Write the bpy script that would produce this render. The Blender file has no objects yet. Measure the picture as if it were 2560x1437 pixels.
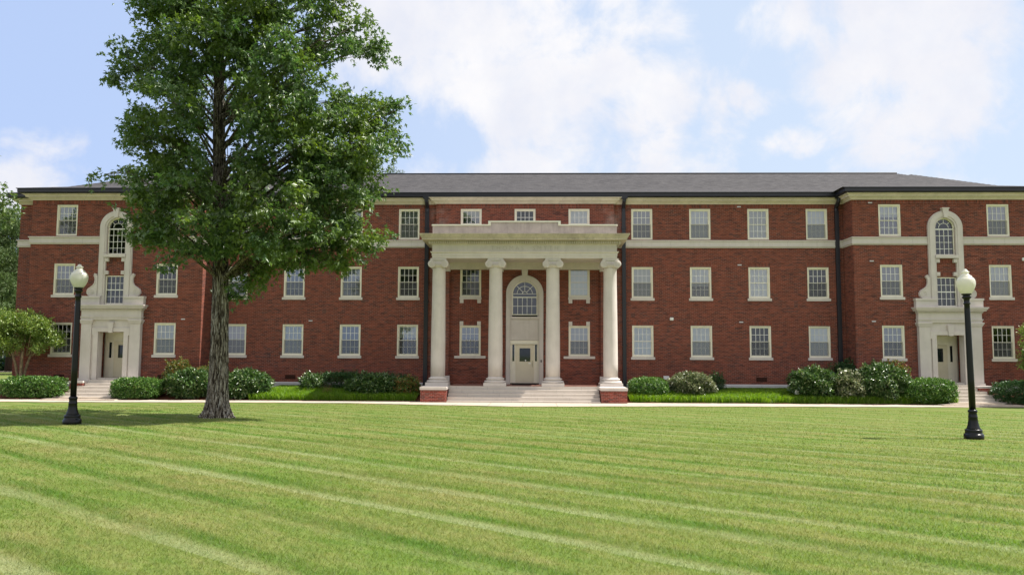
import bpy, bmesh, math, random
import numpy as np
from mathutils import Vector, Matrix
R = math.radians
random.seed(7)
rng = np.random.default_rng(11)
scene = bpy.context.scene
COL = scene.collection

# ------------------------------------------------------------------ camera
cam_d = bpy.data.cameras.new('camera'); cam = bpy.data.objects.new('camera', cam_d); COL.objects.link(cam)
cam_d.sensor_fit = 'HORIZONTAL'; cam_d.sensor_width = 36.0
cam_d.lens = 1987.73 / 2560 * 36.0
cam_d.clip_start = 0.1; cam_d.clip_end = 3000
YAW, PIT, ROL = -.0287, .0821, -.0047
fw = Vector((math.sin(YAW) * math.cos(PIT), math.cos(YAW) * math.cos(PIT), math.sin(PIT)))
rt = Vector((math.cos(YAW), -math.sin(YAW), 0)); up = rt.cross(fw)
r2 = math.cos(ROL) * rt - math.sin(ROL) * up; u2 = math.sin(ROL) * rt + math.cos(ROL) * up
m = Matrix((r2, u2, -fw)).transposed().to_4x4(); m.translation = Vector((.52, -41.5, 2.4))
cam.matrix_world = m
scene.camera = cam

# ------------------------------------------------------------------ light, sky, exposure
SUN_EL, SUN_AZ = 56.0, 6.0                     # sun to the right, a little behind the facade
e, a = R(SUN_EL), R(SUN_AZ)
sun_dir = Vector((math.cos(e) * math.cos(a), math.cos(e) * math.sin(a), math.sin(e)))
sd = bpy.data.lights.new('sun', 'SUN'); sd.energy = 5.0; sd.angle = R(.53); sd.color = (1.0, .95, .86)
so = bpy.data.objects.new('sun', sd); COL.objects.link(so)
so.rotation_euler = (-sun_dir).to_track_quat('-Z', 'Y').to_euler(); so.location = (30, 10, 40)
vs = scene.view_settings
vs.view_transform = 'Standard'; vs.look = 'None'; vs.gamma = 1; vs.use_curve_mapping = False
vs.exposure = .75
SKY_STRENGTH = .10

class NT:
    """small helper to write node trees"""
    def __init__(self, tree): self.t = tree
    def n(self, typ, **kw):
        nd = self.t.nodes.new(typ)
        for k, v in kw.items():
            if k.startswith('i_'):
                nd.inputs[int(k[2:])].default_value = v
            else: setattr(nd, k, v)
        return nd
    def l(self, a, b): self.t.links.new(a, b)
    def math(self, op, a, b=None, c=None, clamp=False):
        nd = self.t.nodes.new('ShaderNodeMath'); nd.operation = op; nd.use_clamp = clamp
        for i, v in enumerate((a, b, c)):
            if v is None: continue
            if isinstance(v, (int, float)): nd.inputs[i].default_value = v
            else: self.l(v, nd.inputs[i])
        return nd.outputs[0]
    def mix(self, fac, a, b, typ='MIX'):
        nd = self.t.nodes.new('ShaderNodeMix'); nd.data_type = 'RGBA'; nd.blend_type = typ; nd.clamp_factor = True
        for i, v in ((0, fac), (6, a), (7, b)):
            if isinstance(v, (int, float)): nd.inputs[i].default_value = v
            elif isinstance(v, tuple): nd.inputs[i].default_value = v if len(v) == 4 else v + (1,)
            else: self.l(v, nd.inputs[i])
        return nd.outputs[2]
    def ramp(self, fac, stops, interp='LINEAR'):
        nd = self.t.nodes.new('ShaderNodeValToRGB'); nd.color_ramp.interpolation = interp
        el = nd.color_ramp.elements
        while len(el) < len(stops): el.new(.5)
        for q, (p, c) in zip(el, stops):
            q.position = p; q.color = c if len(c) == 4 else c + (1,)
        self.l(fac, nd.inputs[0]); return nd.outputs[0]
    def noise(self, vec, scale, detail=4, rough=.55, dist=0):
        nd = self.t.nodes.new('ShaderNodeTexNoise')
        nd.inputs['Scale'].default_value = scale; nd.inputs['Detail'].default_value = detail
        nd.inputs['Roughness'].default_value = rough; nd.inputs['Distortion'].default_value = dist
        if vec is not None: self.l(vec, nd.inputs['Vector'])
        return nd.outputs['Fac']
    def mapr(self, v, a, b, c, d, smooth=False):
        nd = self.t.nodes.new('ShaderNodeMapRange'); nd.clamp = True
        if smooth: nd.interpolation_type = 'SMOOTHSTEP'
        self.l(v, nd.inputs[0])
        for i, x in enumerate((a, b, c, d)): nd.inputs[i + 1].default_value = x
        return nd.outputs[0]
    def comb(self, x, y, z=0.0):
        nd = self.t.nodes.new('ShaderNodeCombineXYZ')
        for i, v in enumerate((x, y, z)):
            if isinstance(v, (int, float)): nd.inputs[i].default_value = v
            else: self.l(v, nd.inputs[i])
        return nd.outputs[0]
    def pos(self):
        g = self.t.nodes.new('ShaderNodeNewGeometry'); s = self.t.nodes.new('ShaderNodeSeparateXYZ')
        self.l(g.outputs['Position'], s.inputs[0]); self.g = g
        return g.outputs['Position'], s.outputs[0], s.outputs[1], s.outputs[2]

world = bpy.data.worlds.new('World'); scene.world = world; world.use_nodes = True
wt = world.node_tree; wt.nodes.clear(); W = NT(wt)
wo = W.n('ShaderNodeOutputWorld'); bg = W.n('ShaderNodeBackground')
sky = W.n('ShaderNodeTexSky'); sky.sky_type = 'NISHITA'; sky.sun_disc = False
sky.sun_elevation = e; sky.sun_rotation = R(90 - SUN_AZ); sky.air_density = 1.0; sky.dust_density = 1.2; sky.ozone_density = 1.0
tc = W.n('ShaderNodeTexCoord'); sx = W.n('ShaderNodeSeparateXYZ'); W.l(tc.outputs['Generated'], sx.inputs[0])
az = W.math('MULTIPLY', W.math('ARCTAN2', sx.outputs[0], sx.outputs[1]), 57.2958)
el_ = W.math('MULTIPLY', W.math('ARCSINE', sx.outputs[2]), 57.2958)
n1 = W.noise(tc.outputs['Generated'], 8.0, 9, .6, .25)
n2 = W.noise(tc.outputs['Generated'], 2.2, 5, .55)
CLOUDS = [(.4, 23.5, 9, 4.6, 1.0), (-5.3, 20, 6.5, 4.6, .95), (2.2, 18.2, 8, 4.8, 1.0), (7.6, 16.6, 4.2, 4.4, 1.0), (-10.5, 22.5, 4.2, 4.2, .75),
          (4.4, 13.4, 8.5, 2.8, .75), (24.5, 20.4, 7, 4.6, 1.05), (27, 16.6, 7.0, 5.2, 1.05), (20, 22.4, 4, 3, .95), (30, 14.5, 5, 4.6, .95), (21.8, 18.2, 3.4, 2.4, .9),
          (-32.5, 10.2, 7, 2.6, .7), (29, 10.6, 6, 1.8, .5), (13.2, 15.3, 1.5, 2.6, .42), (15.4, 17.2, 1.8, .9, .35), (18, 14.2, 2.2, .8, .3), (-4, 12.8, 5, 1.6, .45),
          (52, 24, 14, 8, .9), (-55, 22, 12, 6, .8)]
field = None
for (ca, ce, ra, re, wgt) in CLOUDS:
    dx = W.math('DIVIDE', W.math('SUBTRACT', az, ca), ra); dy = W.math('DIVIDE', W.math('SUBTRACT', el_, ce), re)
    d2 = W.math('ADD', W.math('MULTIPLY', dx, dx), W.math('MULTIPLY', dy, dy))
    v = W.math('MULTIPLY', W.math('SUBTRACT', 1.0, d2), wgt)
    field = v if field is None else W.math('MAXIMUM', field, v)
field = W.math('MAXIMUM', field, -1.2)
shape = W.math('ADD', W.math('MULTIPLY', field, .55), W.math('MULTIPLY', W.math('SUBTRACT', n1, .5), 3.3))
mask = W.math('MULTIPLY', W.mapr(shape, -.2, .52, 0, 1, True), W.mapr(W.noise(tc.outputs['Generated'], 30.0, 5, .65), .25, .6, .85, 1))
# unseen sky behind the photographer: bright cloud, added to light the facade and panes
back = W.mapr(W.math('ADD', W.math('MULTIPLY', sx.outputs[1], -1.0), W.math('MULTIPLY', sx.outputs[2], .55)), .1, .6, 0, 1, True)
bmask = W.math('MULTIPLY', W.mapr(n2, .32, .5, .25, 1, True), back)
mask = W.math('MAXIMUM', mask, bmask)
mask = W.math('MULTIPLY', mask, W.mapr(sx.outputs[2], 0.0, .06, 0.35, 1))
shade = W.noise(tc.outputs['Generated'], 5.0, 6, .6)
ccol = W.ramp(shade, [(.36, (5.0, 5.1, 5.6)), (.60, (5.85, 5.8, 5.92))])
haze_ = W.mix(W.mapr(az, -35, 18, .0, .62, True), (3.15, 4.0, 5.95), (4.75, 5.4, 6.0))
skyc = W.mix(.86, sky.outputs[0], haze_)
colr = W.mix(mask, skyc, ccol)
W.l(colr, bg.inputs[0]); bg.inputs[1].default_value = SKY_STRENGTH
W.l(bg.outputs[0], wo.inputs[0])

# ------------------------------------------------------------------ mesh builder
class MB:
    def __init__(s): s.v = []; s.f = []; s.m = []; s.sm = []; s.cur = 0; s.smooth = False
    def add(s, vs, fs):
        o = len(s.v); s.v += [tuple(map(float, p)) for p in vs]
        for f in fs: s.f.append([i + o for i in f]); s.m.append(s.cur); s.sm.append(s.smooth)
    def quad(s, a, b, c, d): s.add([a, b, c, d], [(0, 1, 2, 3)])
    def box(s, x0, x1, y0, y1, z0, z1, bev=0):
        if bev:
            b = bev
            prof = [(x0 + b, z0), (x1 - b, z0), (x1, z0 + b), (x1, z1 - b), (x1 - b, z1), (x0 + b, z1), (x0, z1 - b), (x0, z0 + b)]
            s.prism(prof, y0 + b, y1 - b, b); return
        s.add([(x0, y0, z0), (x1, y0, z0), (x1, y1, z0), (x0, y1, z0), (x0, y0, z1), (x1, y0, z1), (x1, y1, z1), (x0, y1, z1)],
              [(0, 3, 2, 1), (4, 5, 6, 7), (0, 1, 5, 4), (1, 2, 6, 5), (2, 3, 7, 6), (3, 0, 4, 7)])
    def prism(s, poly, y0, y1, bev=0):
        """poly in (x,z) seen from -y, extruded y0 (front) to y1"""
        n = len(poly)
        A = sum(poly[i][0] * poly[(i + 1) % n][1] - poly[(i + 1) % n][0] * poly[i][1] for i in range(n))
        if A < 0: poly = poly[::-1]
        vs = [(x, y0, z) for x, z in poly] + [(x, y1, z) for x, z in poly]
        fs = [tuple(range(n)), tuple(range(2 * n - 1, n - 1, -1))] + [(i, i + n, (i + 1) % n + n, (i + 1) % n) for i in range(n)]
        s.add(vs, fs)
    def ring(s, cx, cz, r0, r1, a0, a1, y0, y1, n=24):
        """flat ring sector in the xz plane, as quads"""
        for i in range(n):
            t0 = a0 + (a1 - a0) * i / n; t1 = a0 + (a1 - a0) * (i + 1) / n
            c0, s0, c1, s1 = math.cos(t0), math.sin(t0), math.cos(t1), math.sin(t1)
            q = [(cx + r0 * c0, cz + r0 * s0), (cx + r1 * c0, cz + r1 * s0), (cx + r1 * c1, cz + r1 * s1), (cx + r0 * c1, cz + r0 * s1)]
            vs = [(x, y0, z) for x, z in q] + [(x, y1, z) for x, z in q]
            s.add(vs, [(0, 1, 2, 3), (4, 7, 6, 5), (1, 5, 6, 2), (0, 3, 7, 4)])
            if i == 0 and abs(a1 - a0) < 6.2: s.add(vs, [(0, 4, 5, 1)])
            if i == n - 1 and abs(a1 - a0) < 6.2: s.add(vs, [(2, 6, 7, 3)])
    def lathe(s, prof, cx=0, cy=0, n=24, cap=True, axis='z', flute=0, fl_rng=None):
        """prof list of (r,z)"""
        vs = []; fs = []
        for (r, z) in prof:
            for k in range(n):
                t = 2 * math.pi * k / n; rr = r
                if flute and fl_rng[0] < z < fl_rng[1]: rr = r * (1 - flute * (k % 2))
                if axis == 'z': vs.append((cx + rr * math.cos(t), cy + rr * math.sin(t), z))
                else: vs.append((cx + rr * math.cos(t), z, cy - rr * math.sin(t)))   # axis y: cy is z centre
        for i in range(len(prof) - 1):
            for k in range(n):
                a_, b_ = i * n + k, i * n + (k + 1) % n
                fs.append((a_, b_, b_ + n, a_ + n))
        if cap:
            fs.append(tuple(range(n - 1, -1, -1))); fs.append(tuple(range((len(prof) - 1) * n, len(prof) * n)))
        s.add(vs, fs)
    def tube(s, pts, rad, n=8, cap=True):
        pts = [Vector(p) for p in pts]; vs = []; fs = []
        if not hasattr(rad, '__len__'): rad = [rad] * len(pts)
        prev = None
        for i, p in enumerate(pts):
            d = (pts[min(i + 1, len(pts) - 1)] - pts[max(i - 1, 0)]).normalized()
            if prev is None: u = d.orthogonal().normalized()
            else:
                u = prev - d * prev.dot(d)
                u = u.normalized() if u.length > 1e-6 else d.orthogonal().normalized()
            prev = u; w = d.cross(u)
            for k in range(n):
                t = 2 * math.pi * k / n
                vs.append(p + (u * math.cos(t) + w * math.sin(t)) * rad[i])
        for i in range(len(pts) - 1):
            for k in range(n):
                a_, b_ = i * n + k, i * n + (k + 1) % n
                fs.append((a_, b_, b_ + n, a_ + n))
        if cap: fs.append(tuple(range(n - 1, -1, -1))); fs.append(tuple(range((len(pts) - 1) * n, len(pts) * n)))
        s.add(vs, fs)
    def sweep(s, path, prof, closed=False, cap=True):
        """sweep profile [(outward, z)] along a plan polyline; outward = right hand side of travel"""
        P = [Vector((p[0], p[1])) for p in path]; n = len(P); rows = []
        for i in range(n):
            def nrm(a_, b_):
                d = (b_ - a_).normalized(); return Vector((d.y, -d.x))
            if closed: n0 = nrm(P[i - 1], P[i]); n1_ = nrm(P[i], P[(i + 1) % n])
            else:
                n0 = nrm(P[i - 1], P[i]) if i > 0 else nrm(P[i], P[i + 1])
                n1_ = nrm(P[i], P[i + 1]) if i < n - 1 else n0
            mv = (n0 + n1_); mv = mv / max(mv.dot(n0), .2)
            rows.append([(P[i].x + mv.x * o, P[i].y + mv.y * o, z) for o, z in prof])
        k = len(prof); vs = [q for r_ in rows for q in r_]; fs = []
        for i in range(n if closed else n - 1):
            j = (i + 1) % n
            for q in range(k - 1): fs.append((i * k + q, j * k + q, j * k + q + 1, i * k + q + 1))
        if not closed and cap: fs.append(tuple(range(k))); fs.append(tuple((n - 1) * k + q for q in range(k - 1, -1, -1)))
        s.add(vs, fs)
    def build(s, name, mats, parent=None, loc=(0, 0, 0), calc=True):
        me = bpy.data.meshes.new(name); me.from_pydata(s.v, [], s.f)
        if not isinstance(mats, (list, tuple)): mats = [mats]
        for mt in mats: me.materials.append(mt)
        if len(mats) > 1: me.polygons.foreach_set('material_index', s.m)
        if any(s.sm): me.polygons.foreach_set('use_smooth', s.sm)
        if calc:
            b = bmesh.new(); b.from_mesh(me); bmesh.ops.recalc_face_normals(b, faces=b.faces); b.to_mesh(me); b.free()
        me.update()
        return link(name, me, parent, loc)

def link(name, me, parent=None, loc=(0, 0, 0)):
    o = bpy.data.objects.new(name, me); COL.objects.link(o); o.location = loc
    if parent is not None: o.parent = parent
    return o
def tag(o, label=None, cat=None, group=None, kind=None):
    if label: o['label'] = label
    if cat: o['category'] = cat
    if group: o['group'] = group
    if kind: o['kind'] = kind
    return o
def empty(name, loc=(0, 0, 0)):
    o = bpy.data.objects.new(name, None); COL.objects.link(o); o.location = loc; o.empty_display_size = .3
    return o

def np_mesh(name, V, F, mat, parent=None, loc=(0, 0, 0)):
    """V (n,3), F (m,3) triangles"""
    me = bpy.data.meshes.new(name); me.vertices.add(len(V)); me.loops.add(F.size); me.polygons.add(len(F))
    me.vertices.foreach_set('co', V.astype(np.float32).ravel())
    me.loops.foreach_set('vertex_index', F.astype(np.int32).ravel())
    me.polygons.foreach_set('loop_start', np.arange(0, F.size, 3, dtype=np.int32))
    me.polygons.foreach_set('loop_total', np.full(len(F), 3, dtype=np.int32))
    me.materials.append(mat); me.update(calc_edges=True); me.validate()
    return link(name, me, parent, loc)

# ------------------------------------------------------------------ materials
def mat(name):
    mt = bpy.data.materials.new(name); mt.use_nodes = True
    t = mt.node_tree; N = NT(t); p = t.nodes['Principled BSDF']
    return mt, N, p
def setp(p, rough=.6, spec=.5, metal=0, col=None):
    p.inputs['Roughness'].default_value = rough; p.inputs['Specular IOR Level'].default_value = spec; p.inputs['Metallic'].default_value = metal
    if col: p.inputs['Base Color'].default_value = col + (1,)
def bump(N, p, h, strength=.3, dist=.02):
    b = N.n('ShaderNodeBump'); b.inputs['Strength'].default_value = strength; b.inputs['Distance'].default_value = dist
    N.l(h, b.inputs['Height']); N.l(b.outputs[0], p.inputs['Normal'])

def brick_mat(name, soldier=False, c1=(.215, .053, .030), c2=(.075, .026, .020), mortar=(.36, .23, .19), stain=True):
    mt, N, p = mat(name); P, x, y, z = N.pos()
    u = N.math('ADD', x, y)
    vec = N.comb(z, u) if soldier else N.comb(u, z)
    b = N.n('ShaderNodeTexBrick'); b.offset = 0.0 if soldier else .5
    N.l(vec, b.inputs['Vector'])
    b.inputs['Scale'].default_value = 1; b.inputs['Brick Width'].default_value = .205; b.inputs['Row Height'].default_value = .0725
    b.inputs['Mortar Size'].default_value = .006; b.inputs['Mortar Smooth'].default_value = .3; b.inputs['Bias'].default_value = -.25
    b.inputs['Color1'].default_value = c1 + (1,); b.inputs['Color2'].default_value = c2 + (1,); b.inputs['Mortar'].default_value = mortar + (1,)
    # some almost black headers, in brick-sized cells
    cell = N.n('ShaderNodeTexWhiteNoise'); cell.noise_dimensions = '2D'
    sn = N.n('ShaderNodeVectorMath', operation='SNAP'); N.l(vec, sn.inputs[0]); sn.inputs[1].default_value = (.205, .0725, 1)
    N.l(sn.outputs[0], cell.inputs['Vector'])
    dk = N.mapr(cell.outputs['Value'], .80, .84, 0, .72)
    dk = N.math('MULTIPLY', dk, N.math('SUBTRACT', 1.0, b.outputs['Fac']))
    col = N.mix(dk, b.outputs['Color'], (.045, .03, .032))
    big = N.noise(P, .35, 4, .6); col = N.mix(N.mapr(big, .3, .7, 0, .42), col, (.225, .062, .034), 'MIX')
    med = N.noise(P, 2.5, 3, .6); col = N.mix(N.mapr(med, .35, .75, 0, .35), col, (.10, .030, .022))
    stv = N.n('ShaderNodeVectorMath', operation='MULTIPLY'); N.l(P, stv.inputs[0]); stv.inputs[1].default_value = ((2.2, 2.2, 13.8) if not soldier else (13.8, 13.8, 2))
    bn = N.noise(stv.outputs[0], 1.0, 2, .7); col = N.mix(N.mapr(bn, .5, .72, 0, .7), col, (.048, .024, .022)); col = N.mix(N.mapr(bn, .28, .46, .5, 0), col, (.33, .10, .065))
    if stain:   # pale bloom of salts on the brick beside the downpipes
        ax = N.math('ABSOLUTE', x); near = N.mapr(N.math('ABSOLUTE', N.math('SUBTRACT', ax, 4.55)), .1, .75, 1, 0, True)
        s2 = N.mapr(N.noise(P, 1.6, 5, .65), .42, .7, 0, .42); col = N.mix(N.math('MULTIPLY', near, s2), col, (.42, .34, .32))
    N.l(col, p.inputs['Base Color']); setp(p, .85, .25)
    bump(N, p, N.math('SUBTRACT', 1.0, b.outputs['Fac']), .4, .006)
    return mt
M = {}
M['brick'] = brick_mat('red_brick'); M['soldier'] = brick_mat('soldier_brick', True, (.22, .046, .028), (.07, .024, .019), stain=False)
M['pier_brick'] = brick_mat('pier_brick', c1=(.36, .065, .045), c2=(.17, .04, .032), mortar=(.5, .38, .33), stain=False)

def stone_mat(name, base=(.62, .57, .535), dark=(.46, .42, .37), rough=.8, joints=True, stain=.5):
    mt, N, p = mat(name); P, x, y, z = N.pos()
    n = N.noise(P, 1.7, 6, .6); f = N.noise(P, 28, 3, .6)
    st = N.n('ShaderNodeVectorMath', operation='MULTIPLY'); N.l(P, st.inputs[0]); st.inputs[1].default_value = (6, 6, .5)
    s2 = N.noise(st.outputs[0], 1.0, 4, .65)
    col = N.mix(N.mapr(n, .35, .75, 0, stain), base, dark)
    col = N.mix(N.mapr(s2, .5, .78, 0, stain * .8), col, dark)
    col = N.mix(N.mapr(f, .3, .7, 0, .12), col, (base[0] * 1.1, base[1] * 1.08, base[2] * 1.05))
    if joints:
        b = N.n('ShaderNodeTexBrick'); b.offset = 0; N.l(N.comb(N.math('ADD', x, y), N.math('MULTIPLY', z, .1)), b.inputs['Vector'])
        b.inputs['Scale'].default_value = 1; b.inputs['Brick Width'].default_value = 1.513; b.inputs['Row Height'].default_value = 50; b.inputs['Mortar Size'].default_value = .006
        col = N.mix(N.math('MULTIPLY', b.outputs['Fac'], .55), col, (.22, .20, .18))
    N.l(col, p.inputs['Base Color']); setp(p, rough, .25); bump(N, p, f, .15, .01)
    return mt
M['stone'] = stone_mat('limestone'); M['stone_plain'] = stone_mat('smooth_limestone', (.64, .585, .545), (.43, .39, .36), joints=False, stain=.45)
M['cornice'] = stone_mat('cornice_limestone', (.67, .59, .50), (.40, .345, .285), stain=.6)
M['portico_cornice'] = stone_mat('weathered_cornice', (.58, .51, .39), (.26, .22, .17), stain=.8)
M['parapet'] = stone_mat('weathered_parapet', (.46, .41, .40), (.22, .20, .20), stain=.75)
M['plinth'] = stone_mat('plinth_stone', (.52, .52, .52), (.34, .34, .34), stain=.5)
M['step'] = stone_mat('step_concrete', (.58, .525, .47), (.42, .375, .335), stain=.4)
M['letters'] = stone_mat('letter_shade_stone', (.44, .395, .34), (.34, .3, .26), joints=False, stain=.3)  # darker tone colours in the shade of cut letters

def plain(name, col, rough=.5, spec=.5, var=.0, scale=3, metal=0):
    mt, N, p = mat(name); setp(p, rough, spec, metal, col)
    if var:
        P, x, y, z = N.pos(); n = N.noise(P, scale, 5, .6)
        c = N.mix(N.mapr(n, .3, .7, 0, 1), tuple(k * (1 - var) for k in col), tuple(min(1, k * (1 + var)) for k in col)); N.l(c, p.inputs['Base Color'])
    return mt
M['cream'] = plain('cream_paint', (.80, .755, .63), .45, .5, .05); M['door'] = plain('door_paint', (.66, .60, .45), .45, .5, .05)
M['muntin'] = plain('window_muntin', (.82, .80, .74), .45)
M['gutter'] = plain('dark_metal', (.012, .012, .019), .38, .5, .15); M['black'] = plain('black_paint', (.006, .006, .007), .3, .32)
M['coping'] = plain('coping_paint', (.66, .67, .58), .45, .5, .05); M['white'] = plain('white_plastic', (.8, .8, .78), .4)
M['plate'] = plain('grey_plate', (.55, .55, .58), .4); M['steel'] = plain('door_steel', (.45, .40, .32), .35, .5, 0, 3, .9)
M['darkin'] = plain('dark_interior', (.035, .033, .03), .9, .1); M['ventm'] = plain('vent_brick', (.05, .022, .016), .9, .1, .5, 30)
M['mat'] = plain('door_mat', (.03, .03, .035), .95, .1)
M['mulch'] = plain('mulch', (.115, .045, .026), .95, .1, .6, 22)
M['floor'] = brick_mat('porch_brick', c1=(.40, .10, .06), c2=(.26, .06, .04), mortar=(.35, .2, .16), stain=False)
for nm, c in dict(white=(.96, .96, .97), cream=(.66, .66, .56), grey=(.58, .58, .62), green=(.70, .75, .66), dim=(.28, .28, .31), pink=(.7, .6, .56)).items():
    mt, N, p = mat('blind_' + nm); P, x, y, z = N.pos(); setp(p, .7, .2)
    wv = N.math('SINE', N.math('MULTIPLY', z, 125.0)); ln = N.math('MULTIPLY', N.noise(P, 3, 2), .25)
    col = N.mix(N.math('ADD', N.mapr(wv, -1, 1, 0, .18), ln), c + (1,), tuple(k * .8 for k in c) + (1,)); N.l(col, p.inputs['Base Color'])
    M['blind_' + nm] = mt
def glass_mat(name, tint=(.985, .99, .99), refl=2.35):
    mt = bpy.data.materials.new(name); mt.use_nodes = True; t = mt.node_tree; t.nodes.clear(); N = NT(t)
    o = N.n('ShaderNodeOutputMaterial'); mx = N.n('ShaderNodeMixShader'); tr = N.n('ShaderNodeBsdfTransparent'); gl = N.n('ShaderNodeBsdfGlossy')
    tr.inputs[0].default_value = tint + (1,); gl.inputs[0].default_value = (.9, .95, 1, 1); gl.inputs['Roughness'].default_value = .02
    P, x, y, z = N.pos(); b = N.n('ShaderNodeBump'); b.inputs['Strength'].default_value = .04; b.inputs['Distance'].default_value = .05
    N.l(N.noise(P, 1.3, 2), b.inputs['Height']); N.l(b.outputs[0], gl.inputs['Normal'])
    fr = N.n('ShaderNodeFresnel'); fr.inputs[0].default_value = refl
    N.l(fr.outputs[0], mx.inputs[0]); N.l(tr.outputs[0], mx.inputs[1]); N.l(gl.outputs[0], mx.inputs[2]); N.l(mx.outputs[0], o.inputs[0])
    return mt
M['glass'] = glass_mat('window_glass', refl=2.6); M['glass_dim_refl'] = glass_mat('dim_reflection_glass', refl=1.85); M['dark_glass'] = plain('dark_glass', (.012, .018, .02), .04, .6)  # second glass reflects less, standing in for dark tree reflections in panes
mt = bpy.data.materials.new('insect_screen'); mt.use_nodes = True; t = mt.node_tree; t.nodes.clear(); N = NT(t)
o_ = N.n('ShaderNodeOutputMaterial'); mx = N.n('ShaderNodeMixShader'); mx.inputs[0].default_value = .36
N.l(N.n('ShaderNodeBsdfTransparent').outputs[0], mx.inputs[1]); df = N.n('ShaderNodeBsdfDiffuse'); df.inputs[0].default_value = (.15, .15, .155, 1); N.l(df.outputs[0], mx.inputs[2]); N.l(mx.outputs[0], o_.inputs[0])
M['screen'] = mt
# roof shingles
mt, N, p = mat('roof_shingles'); P, x, y, z = N.pos()
b = N.n('ShaderNodeTexBrick'); N.l(N.comb(x, N.math('MULTIPLY', y, 1.05)), b.inputs['Vector']); b.inputs['Scale'].default_value = 1
b.inputs['Brick Width'].default_value = .33; b.inputs['Row Height'].default_value = .15; b.inputs['Mortar Size'].default_value = .006; b.inputs['Bias'].default_value = -.1
b.inputs['Color1'].default_value = (.060, .056, .058, 1); b.inputs['Color2'].default_value = (.034, .032, .035, 1); b.inputs['Mortar'].default_value = (.018, .017, .018, 1)
col = N.mix(N.mapr(N.noise(P, .8, 6, .7), .3, .7, 0, .35), b.outputs['Color'], (.08, .075, .074)); rs = N.n('ShaderNodeVectorMath', operation='MULTIPLY'); N.l(P, rs.inputs[0]); rs.inputs[1].default_value = (2.6, 6.0, 1); col = N.mix(N.mapr(N.noise(rs.outputs[0], 1.0, 3, .7), .42, .66, 0, .45), col, (.11, .105, .107)); col = N.mix(N.mapr(N.noise(rs.outputs[0], 1.7, 3, .7), .5, .7, 0, .4), col, (.025, .024, .027)); N.l(col, p.inputs['Base Color']); setp(p, .9, .2)
bump(N, p, N.noise(P, 14, 4, .7), .5, .02); M['roof'] = mt
# paving
mt, N, p = mat('walk_concrete'); P, x, y, z = N.pos()
n = N.noise(P, 2.2, 6, .65); col = N.mix(N.mapr(n, .3, .7, 0, 1), (.40, .33, .27), (.52, .45, .37))
b = N.n('ShaderNodeTexBrick'); b.offset = 0; N.l(N.comb(x, y), b.inputs['Vector']); b.inputs['Scale'].default_value = 1; b.inputs['Brick Width'].default_value = 1.52; b.inputs['Row Height'].default_value = 9; b.inputs['Mortar Size'].default_value = .012
col = N.mix(N.math('MULTIPLY', b.outputs['Fac'], .7), col, (.16, .13, .11)); N.l(col, p.inputs['Base Color']); setp(p, .85, .2); bump(N, p, N.noise(P, 40, 3), .2, .01); M['walk'] = mt

# ---- grass colour as a function of the place on the lawn (mown strips, with the sheen of bent blades coloured in)
def lawn_color(N, P, x, y, z, rnd):
    s = N.math('ADD', N.math('MULTIPLY', x, .629), N.math('MULTIPLY', y, .777))
    t_ = N.math('SUBTRACT', N.math('MULTIPLY', x, .777), N.math('MULTIPLY', y, .629))
    wob = N.noise(N.comb(N.math('MULTIPLY', s, .55), N.math('MULTIPLY', t_, .12)), 1.0, 4, .6)
    s = N.math('ADD', s, N.math('MULTIPLY', N.math('SUBTRACT', wob, .5), .55))
    ph = N.math('FRACT', N.math('MULTIPLY', N.math('ADD', s, 60.05), 1 / 1.32))        # one mower pass
    wn = N.n('ShaderNodeTexWhiteNoise'); wn.noise_dimensions = '1D'; N.l(N.math('FLOOR', N.math('MULTIPLY', N.math('ADD', s, 60.05), 1 / 1.32)), wn.inputs['W']); pv = wn.outputs['Value']; ph = N.math('ADD', ph, N.math('MULTIPLY', N.math('SUBTRACT', pv, .5), .10))
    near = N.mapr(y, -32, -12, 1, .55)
    patch = N.noise(N.comb(N.math('MULTIPLY', s, 1.3), N.math('MULTIPLY', t_, .35)), 1.0, 5, .65)
    fine = N.noise(P, 5, 4, .7)
    base = N.mix(N.mapr(patch, .38, .70, 0, 1), (.138, .202, .040), (.238, .228, .082))     # green to straw
    base = N.mix(N.mapr(fine, .45, .75, 0, .45), base, (.085, .165, .026))
    stk = N.noise(N.comb(N.math('MULTIPLY', s, 5.0), N.math('MULTIPLY', t_, 1.1)), 1.0, 4, .7); base = N.mix(N.mapr(stk, .5, .72, 0, .6), base, (.075, .15, .022)); base = N.mix(N.mapr(stk, .28, .45, .5, 0), base, (.29, .27, .12))
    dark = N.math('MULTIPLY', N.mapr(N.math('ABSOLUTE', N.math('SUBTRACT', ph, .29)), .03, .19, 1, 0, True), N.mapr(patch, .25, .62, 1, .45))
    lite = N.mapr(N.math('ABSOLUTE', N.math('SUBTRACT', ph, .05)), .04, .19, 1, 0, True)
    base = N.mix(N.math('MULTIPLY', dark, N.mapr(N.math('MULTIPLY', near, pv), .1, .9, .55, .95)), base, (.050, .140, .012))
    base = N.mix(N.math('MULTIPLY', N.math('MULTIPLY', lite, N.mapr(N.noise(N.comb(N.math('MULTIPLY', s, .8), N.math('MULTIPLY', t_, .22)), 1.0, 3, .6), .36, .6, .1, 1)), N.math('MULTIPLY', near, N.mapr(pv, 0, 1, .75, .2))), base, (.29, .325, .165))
    if rnd is not None:
        base = N.mix(N.mapr(rnd, 0, .25, .65, 0), base, (.055, .12, .016)); base = N.mix(N.mapr(rnd, .8, 1, 0, .6), base, (.31, .28, .13))
    return base
mt, N, p = mat('lawn_ground'); P, x, y, z = N.pos(); c = lawn_color(N, P, x, y, z, None)
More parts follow.
